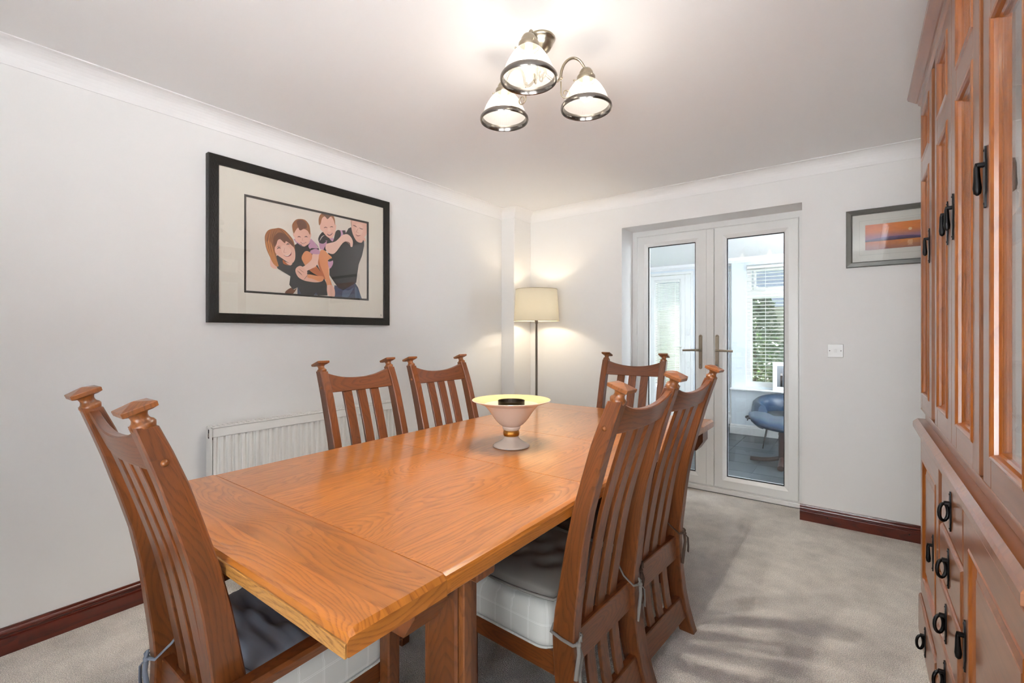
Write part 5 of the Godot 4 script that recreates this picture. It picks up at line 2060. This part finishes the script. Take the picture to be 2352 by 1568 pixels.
	blob(im, hair_dark, [480, 660, 460, 540, 520, 450, 600, 440, 700, 510, 770, 600, 780, 660, 720, 610, 660, 570, 640, 600, 570, 540, 530, 560, 510, 620])
	blob(im, hair_light, [345, 600, 370, 700, 420, 830, 480, 940, 545, 960, 500, 830, 470, 740, 440, 640, 400, 560])
	for q in [[400, 430, 372, 560, 400, 720], [440, 400, 405, 560, 440, 760], [480, 390, 440, 540, 470, 720], [540, 380, 610, 420, 690, 520], [520, 400, 470, 500, 462, 640]]:
		stroke(im, hair_dark, 9, q)
	for q in [[360, 470, 348, 580, 372, 690], [425, 430, 395, 540, 412, 660], [600, 400, 670, 460, 730, 550]]:
		stroke(im, hair_light, 9, q)
	stroke(im, Color(0.3, 0.2, 0.16), 17, [522, 690, 550, 672, 575, 682])
	stroke(im, Color(0.3, 0.2, 0.16), 17, [668, 622, 690, 612, 715, 620])
	stroke(im, Color(0.5, 0.3, 0.2), 8, [515, 665, 545, 650, 575, 655])
	stroke(im, Color(0.82, 0.58, 0.5), 11, [640, 680, 628, 745, 665, 745])
	blob(im, Color(0.55, 0.18, 0.18), [628, 790, 680, 795, 725, 770, 745, 740, 742, 785, 700, 812, 655, 808])
	stroke(im, Color(0.95, 0.92, 0.88), 13, [640, 795, 690, 798, 738, 755])
	blob(im, tan_dark, [610, 860, 660, 900, 720, 940, 680, 945, 620, 920])
	blob(im, skin, [650, 895, 720, 915, 760, 925, 720, 950])
	im.resize(1066, 712, Image.INTERPOLATE_LANCZOS)
	return im


# ---------------------------------------------------------------- bowl, switch
func bowl() -> void:
	mat("cream_glaze", Color(0.80, 0.745, 0.69), 0.16)
	mat("cream_inside", Color(0.86, 0.80, 0.66), 0.2)
	mat("gold_glaze", Color(0.72, 0.5, 0.2), 0.25, 0.75)
	mat("yellow_glaze", Color(0.85, 0.76, 0.54), 0.26, 0.12)
	var t = thing("pedestal_bowl", "cream footed bowl with a wide gold-ribbed rim on the dining table", "bowl", Vector3(1.486, TTOP, 2.094))
	var g = geo()
	g.lathe([[0.0, 0.002], [0.074, 0.0], [0.079, 0.002], [0.079, 0.0055], [0.074, 0.0095], [0.055, 0.0185], [0.042, 0.027], [0.034, 0.034], [0.031, 0.041], [0.031, 0.045]], 64)
	obj("foot", g, M.cream_glaze, t)
	g = geo()
	g.lathe([[0.03, 0.0445], [0.0335, 0.048], [0.0348, 0.057], [0.0335, 0.066], [0.03, 0.0695]], 96, 0.012, 32)
	obj("gold_collar", g, M.gold_glaze, t)
	g = geo()
	g.lathe([[0.029, 0.069], [0.0335, 0.0715], [0.0375, 0.077], [0.039, 0.083], [0.0375, 0.0875], [0.041, 0.089], [0.052, 0.097], [0.063, 0.108], [0.075, 0.123], [0.086, 0.14], [0.098, 0.157], [0.111, 0.172], [0.12, 0.1795]], 72)
	g.lathe([[0.12, 0.1795], [0.142, 0.188], [0.16, 0.1945], [0.168, 0.198], [0.1695, 0.2003], [0.168, 0.2015]], 72)
	obj("bowl", g, M.cream_glaze, t)
	g = geo()
	g.lathe([[0.168, 0.2015], [0.158, 0.1985], [0.142, 0.193], [0.126, 0.1865], [0.117, 0.181]], 288, 0.004, 72, true)
	obj("rim", g, M.yellow_glaze, t)
	g = geo()
	g.lathe([[0.117, 0.181], [0.105, 0.17], [0.09, 0.15], [0.07, 0.122], [0.04, 0.1], [0.0, 0.092]], 64, 0.0, 0, true)
	obj("inside", g, M.cream_inside, t)
	var c = thing("candle_cup", "dark metal candle cup standing inside the cream bowl", "candle holder", Vector3(1.486, TTOP + 0.124, 2.094))
	g = geo()
	g.lathe([[0.0, 0.0], [0.05, 0.0], [0.056, 0.004], [0.0575, 0.07], [0.0585, 0.0725], [0.0575, 0.074], [0.0555, 0.0725], [0.0545, 0.008], [0.0, 0.006]], 48)
	obj("cup", g, mat("bronze", Color(0.16, 0.125, 0.085), 0.4, 0.6), c)


func light_switch() -> void:
	var t = thing("light_switch", "white single light switch on the back wall right of the doors", "switch", Vector3(2.5625, 1.143, 0.0))
	var g = geo()
	g.box(Vector3(0, 0, 0.0045), Vector3(0.0865, 0.0865, 0.009), 0.003, 1)
	obj("plate", g, M.switch, t)
	g = geo()
	g.prism([[-0.0115, 0.008], [0.0115, 0.008], [0.0115, 0.0135], [-0.0115, 0.0105]], 0, -0.009, 0.009)
	obj("rocker", g, M.switch, t)
	for s in [-1, 1]:
		g = geo()
		g.ball(Vector3(s * 0.0305, 0, 0.009), Vector3(0.0028, 0.0028, 0.0012), 10, 6)
		obj("screw", g, M.iron, t)
